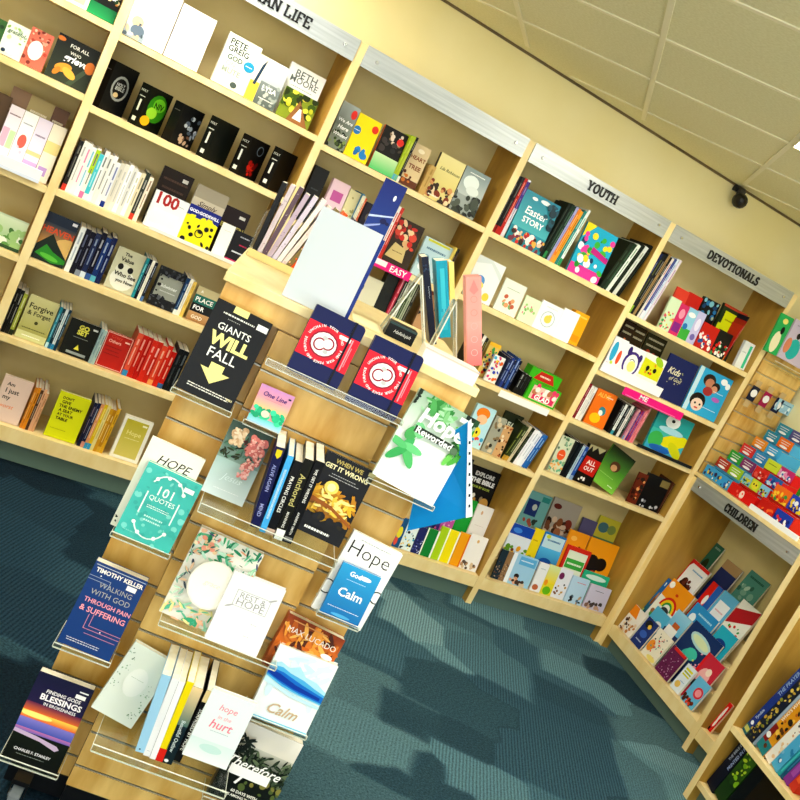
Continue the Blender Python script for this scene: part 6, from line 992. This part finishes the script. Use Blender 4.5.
sbook((247, 714), (305, 736), (276, 642), 'eef5f6', 'white cover with a deep blue watercolour stripe reading Calm', [('lf', 280, ['e0f0f6', 'd4ecf4'], 20, (.1, .4, .9, .95), (.1, .22)), ('p', [(0, .74), (.14, .8), (.3, .76), (.45, .82), (.6, .72), (.8, .7), (1, .62), (1, .44), (.5, .46), (0, .56)], 'b4e0f0'), ('p', [(0, .72), (.2, .74), (.35, .7), (.6, .67), (.8, .62), (1, .58), (1, .45), (.6, .47), (.3, .5), (0, .58)], '58b4e4'), ('p', [(0, .69), (.25, .68), (.6, .61), (1, .55), (1, .47), (.6, .49), (.3, .53), (0, .6)], '1c78d0'), ('p', [(0, .67), (.2, .65), (.5, .58), (.95, .53), (.95, .49), (.5, .52), (.2, .57), (0, .62)], '1044a8'), ('p', [(0, .56), (.5, .45), (1, .42), (1, .38), (.5, .41), (0, .5)], 'c8ecf4'), ('t', 'Calm', .5, .2, .5, 'd0b898', dict(shear=.4)), ('r', 0, 0, 1, .04, '88cce8')], t=.02, db=.08, dt=.06, holder='clear acrylic shelf under the watercolour Calm cover', hx=.03)
sbook((206, 794), (264, 818), (244, 719), '1c2420', 'dark forest cover with white script reading Therefore', [('g', 0, .72, 1, 1, 'ece8e0', 'dcd8cc'), ('g', 0, .45, 1, .74, 'c8c8bc', '3c4c38'), ('lf', 290, ['2c3c2c', '1c2820', '4c5c48', '6c7c60', '1c2820'], 150, (0, .4, 1, .7), (.05, .1)), ('lf', 291, ['1c2420', '28342c'], 30, (0, .66, .25, .86), (.05, .09)), ('n', 292, ['5c6c3c', '8c8848'], 14, (.4, .28, 1, .45), (.03, .06)), ('t', 'Therefore', .46, .56, .88, 'f8f8f4', dict(shear=.4, bold=.01)), ('r', .1, .4, .76, .52, 'f4f4f4'), ('p', [(.3, .3), (.36, .4), (.32, .4), (.26, .31)], 'f8f8f4'), ('t', '60 DAYS WITH', .5, .22, .44, 'ecece4', B_), ('t', 'JESUS AMONG THE PSALMS', .5, .16, .7, 'ecece4', B_), ('bar', .45, .05, .4, .015, 'd8d8d0')], t=.025, db=.075, dt=.05, holder='clear acrylic shelf under the dark forest cover', hx=.03)
# ================================================================ on top of the stand
ZT = 1.4305
def topq(BL, BR, TL, yb, yt, col, label, art=None, t=.004, name='book', cat='book', grp='things on top of the stand', T=SF, mt=True):
    Mx, w_, h = quad(SF, BL, BR, TL, ('y', yb), ('y', yt)); r = thing(name, label, cat, Mx, grp)
    if name in ('book', 'magazine'): book_parts(r, w_, h, t, col, art)
    else:
        m = M(); m.box((0, 0, 0), (w_, t, h), lin(col)); m.build('sheet' if name != 'gift_box' else 'carton', PRINT, r)
        if art: a = Art(w_, h, lambda x, z, d: (x, -d, z)); a.draw(art); a.m.build('print', PRINT, r); a.tm.build('lettering', PRINT, r)
    return r, Mx, w_, h
def ontop(x, y, wd, h, t, col, label, art=None, yaw=0, lean=0, roll=0, name='book', cat='book', grp='things on top of the stand', spine=None, sa=None, tbox=False):
    r = thing(name, label, cat, T4(SF, x, y, ZT+.0006+(t*math.sin(R3(abs(lean)))), yaw, lean, roll), grp)
    if name in ('book', 'magazine', 'booklet'): book_parts(r, wd, h, t, col, art, spine, sa)
    else:
        m = M(); m.box((0, 0, 0), (wd, t, h), lin(col)); m.build('carton', PRINT, r, bevel=.0008)
        if art: a = Art(wd, h, lambda x_, z, d: (x_, -d, z)); a.draw(art); a.m.build('front_print', PRINT, r); a.tm.build('lettering', PRINT, r)
        if sa: a = Art(t, h, lambda x_, z, d: (-d, t-x_, z)); a.draw(sa); a.m.build('side_print', PRINT, r); a.tm.build('side_lettering', PRINT, r)
    return r
def lp(u, v, z=ZT): q = SF.hitz(u, v, z); return q.x, q.y
# white wooden tray holding the magazines
q0 = SF.hitz(250, 257, ZT); 
tr = thing('magazine_holder', 'clear and cream holder with a row of magazines at the left of the stand top', 'holder', T4(SF, -.118, .43, ZT+.0005))
m = M(); m.box((0, 0, 0), (.24, .17, .006), lin('f4ecd0')); m.box((0, -.004, 0), (.24, -.0002, .02), lin('ecd89c')); m.build('tray', MATT, tr)
m = M(); m.box((-.0035, 0, .0), (-.0005, .17, .12)); m.box((.2405, 0, 0), (.2435, .17, .12)); m.build('clear_side', ACR, tr)
mags = [('18181c', 'black', '28282c'), ('d4c8d0', 'mauve', 'a08c98'), ('6c5868', 'dark plum', 'a89cb0'), ('c4b4c8', 'dusty lilac', '887890'), ('d8d0e4', 'pale lilac', '8c88a0'), ('f0ece8', 'white', 'd8c8c8'), ('e8d8d4', 'pale pink', 'c89c98'), ('8c7c50', 'olive picture', 'e86c24'), ('ec6420', 'orange picture', '4c2c24'), ('f0e8e0', 'cream edged', '6c4c44'), ('1c2450', 'dark blue picture', '6090d0')]
for i, (c_, n_, c2) in enumerate(mags):
    wd = .0125; h_ = .205+.004*(i % 3)
    r = thing('magazine', '%s magazine, %s from left in the holder on the stand top' % (n_, ORD[i]), 'magazine', T4(SF, -.112+i*.0135, .435, ZT+.0068+wd*math.sin(R3(min(21, i*2.4))), 0, 0, min(21, i*2.4)), 'magazines in the holder on the stand top')
    m = M(); c = lin(c_); m.box((0, 0, 0), (wd, .0006, h_), c); m.box((0, .0006, 0), (.0006, .15, h_), c); m.box((wd-.0006, .0006, 0), (wd, .15, h_), c); m.build('cover', PRINT, r)
    p = M(); p.box((.0007, .0008, .001), (wd-.0007, .148, h_-.001)); p.build('pages', PAPER, r)
    a = Art(wd, h_, lambda x, z, d: (x, -d, z)); a.draw([('n', 300+i, [c2, c_, 'e8c8a0' if i > 6 else c_], 9, (.1, .08, .9, .95), (.1, .3 if i > 6 else .14))]); a.m.build('spine_print', PRINT, r)
# upright leaflet holder: blank white sheet in front, navy booklets behind it
r = thing('blank_sheet', 'large blank white sheet standing upright on the stand top', 'sheet', T4(SF, .0, -.002, ZT+.0008, 0, 2))
m = M(); m.box((0, 0, 0), (.147, .0025, .215), lin('d2d9df')); m.build('sheet', MATT, r)
r = ontop(.004, .004, .152, .205, .012, '1c3c8c', 'navy and blue booklet edge showing along the right side of the blank sheet', None, 0, 2, name='booklet', cat='booklet')
r = ontop(.100, .036, .053, .33, .009, '1c2c74', 'tall narrow blue brochure with white streaks behind the blank sheet', [('g', 0, 0, 1, 1, '20307c', '2c60b0'), ('p', [(0, .72), (1, .78), (1, .79), (0, .735)], 'c8d4f0'), ('p', [(0, .64), (.6, .70), (.6, .71), (0, .66)], 'a0b0e0'), ('e', .7, .9, .06, .02, 'e8ecf8'), ('n', 320, ['182058', '3c58a8', '90b0e0'], 16, (.05, .1, .95, .85), (.08, .16)), ('g', .1, .1, .8, .4, '90b8e8', 'b8d4f4')], 0, 1, name='booklet', cat='booklet')
# boxes on the right half
topq((384, 334), (411, 347), (390, 320), .158, .158, '1b2026', 'small black box with white script on the stand top', [('t', 'Hallelujah', .55, .45, .62, 'e8ecec', dict(shear=.4, bold=0)), ('r', 0, .86, 1, 1, '40585c')], t=.05, name='gift_box', cat='box')
topq((419, 361.5), (472, 388), (424.5, 345.5), -.008, -.008, 'f3efe4', 'long white and pink box along the right front edge of the stand top', [('r', 0, .9, 1, 1, 'f0c8bc')], t=.07, name='gift_box', cat='box')
topq((430, 345), (437, 347), (421.5, 257), .33, .33, '18203c', 'navy book with white script leaning among the acrylic holders', [('t', 'the Beautiful Word', .62, .6, .55*3.2, 'c8d4e0', dict(rot=-90, bold=0, hmax=9)), ('n', 330, ['2c4060', '3c5470'], 6, (.1, .7, .9, .95), (.1, .2))], t=.09)
topq((440, 338), (451, 338), (436, 261), .33, .33, '1ca4c0', 'bright teal book with pale lettering leaning beside the navy one', [('bar', .5, .5, .1, .9, '8ce0ec'), ('r', .2, .1, .8, .34, '38b8d0'), ('r', .3, .38, .7, .9, '48c4d8')], t=.09)
topq((450, 300), (455, 302), (449, 262), .34, .34, 'f0dc88', 'narrow cream yellow book right of the bright teal one', None, t=.08)
topq((467, 366), (482, 364), (466, 277), .14, .14, 'f0a49c', 'tall pink patterned box leaning at the right corner of the stand top', [('g', 0, 0, 1, .5, 'f4a8a0', 'f07c7c'), ('ring', .5, .75, .22, .03, 'e88c84'), ('ring', .5, .6, .22, .03, 'e88c84'), ('ring', .5, .45, .22, .03, 'f0b0ac'), ('ring', .5, .3, .22, .03, 'f4b8b4'), ('ring', .5, .15, .22, .03, 'f4c0bc'), ('p', [(.2, .85), (.5, .97), (.8, .85), (.5, .8)], 'e0908c')], t=.05, name='gift_box', cat='box')
# clear easels
def strut(m, a, b, wd, col=None):
    a, b = Vector(a), Vector(b); d = (b-a).normalized(); s_ = Vector((0, 1, 0)); n_ = d.cross(s_).normalized()*.0015; s_ = s_*wd/2
    P = [a-s_-n_, a+s_-n_, a+s_+n_, a-s_+n_, b-s_-n_, b+s_-n_, b+s_+n_, b-s_+n_]
    for q in ((0, 3, 2, 1), (4, 5, 6, 7), (0, 1, 5, 4), (1, 2, 6, 5), (2, 3, 7, 6), (3, 0, 4, 7)): m.face([P[i] for i in q])
for nm, lab, y, pts in (('clear_easel', 'clear acrylic easel in the middle of the stand top', .22, [(386, 318), (421, 274), (429, 338)]), ('clear_easel', 'second clear acrylic easel beside the pink box on the stand top', .20, [(431, 345), (455, 300), (462, 350)])):
    r = thing(nm, lab, 'easel', SF.M.copy(), 'clear easels on the stand top'); P = [SF.hit(*p, y) for p in pts]; dz = 1.4325-min(p.z for p in P); P = [p+Vector((0, 0, max(0, dz))) for p in P]; P[0].z = P[2].z = 1.4335
    m = M(); strut(m, P[0], P[1], .05); strut(m, P[1], P[2], .05); m.build('leaf', ACR, r)
    m = M()
    for y_ in (-.026, .026):
        o_ = Vector((0, y_, 0)); strut(m, P[0]+o_, P[1]+o_, .002); strut(m, P[1]+o_, P[2]+o_, .002)
    m.build('polished_edges', ACRE, r)
r = thing('card_sleeve', 'clear and cream sleeve lying on the stand top left of the black box', 'sleeve', T4(SF, .18, .12, ZT+.0006)); m = M(); m.box((0, 0, 0), (.07, .12, .004), lin('f4ecc0')); m.build('sleeve', MATT, r)
# glowing panels added behind the viewer to brighten shelves, covers and ceiling
for i, (x, lab) in enumerate(((-1.6, 'left'), (1.4, 'right'))):
    wf = thing('window_%d' % (i+1), 'shop window behind the viewer on the '+lab, 'window', Matrix.Translation((x, -5.572, 1.45))); wf['kind'] = 'structure'
    m = M()
    for a, b in (((-1.2, -1.0), (1.2, -.94)), ((-1.2, .94), (1.2, 1.0)), ((-1.2, -.94), (-1.14, .94)), ((1.14, -.94), (1.2, .94)), ((-.03, -.94), (.03, .94))): m.box((a[0], 0, a[1]), (b[0], .03, b[1]))
    m.build('window_frame', CGRID, wf)
    m = M(); m.box((-1.139, .002, -.939), (-.031, .012, .939)); m.box((.031, .002, -.939), (1.139, .012, .939)); m.build('window_pane', emis('daylight_pane', (.9, .96, 1), FILL), wf)
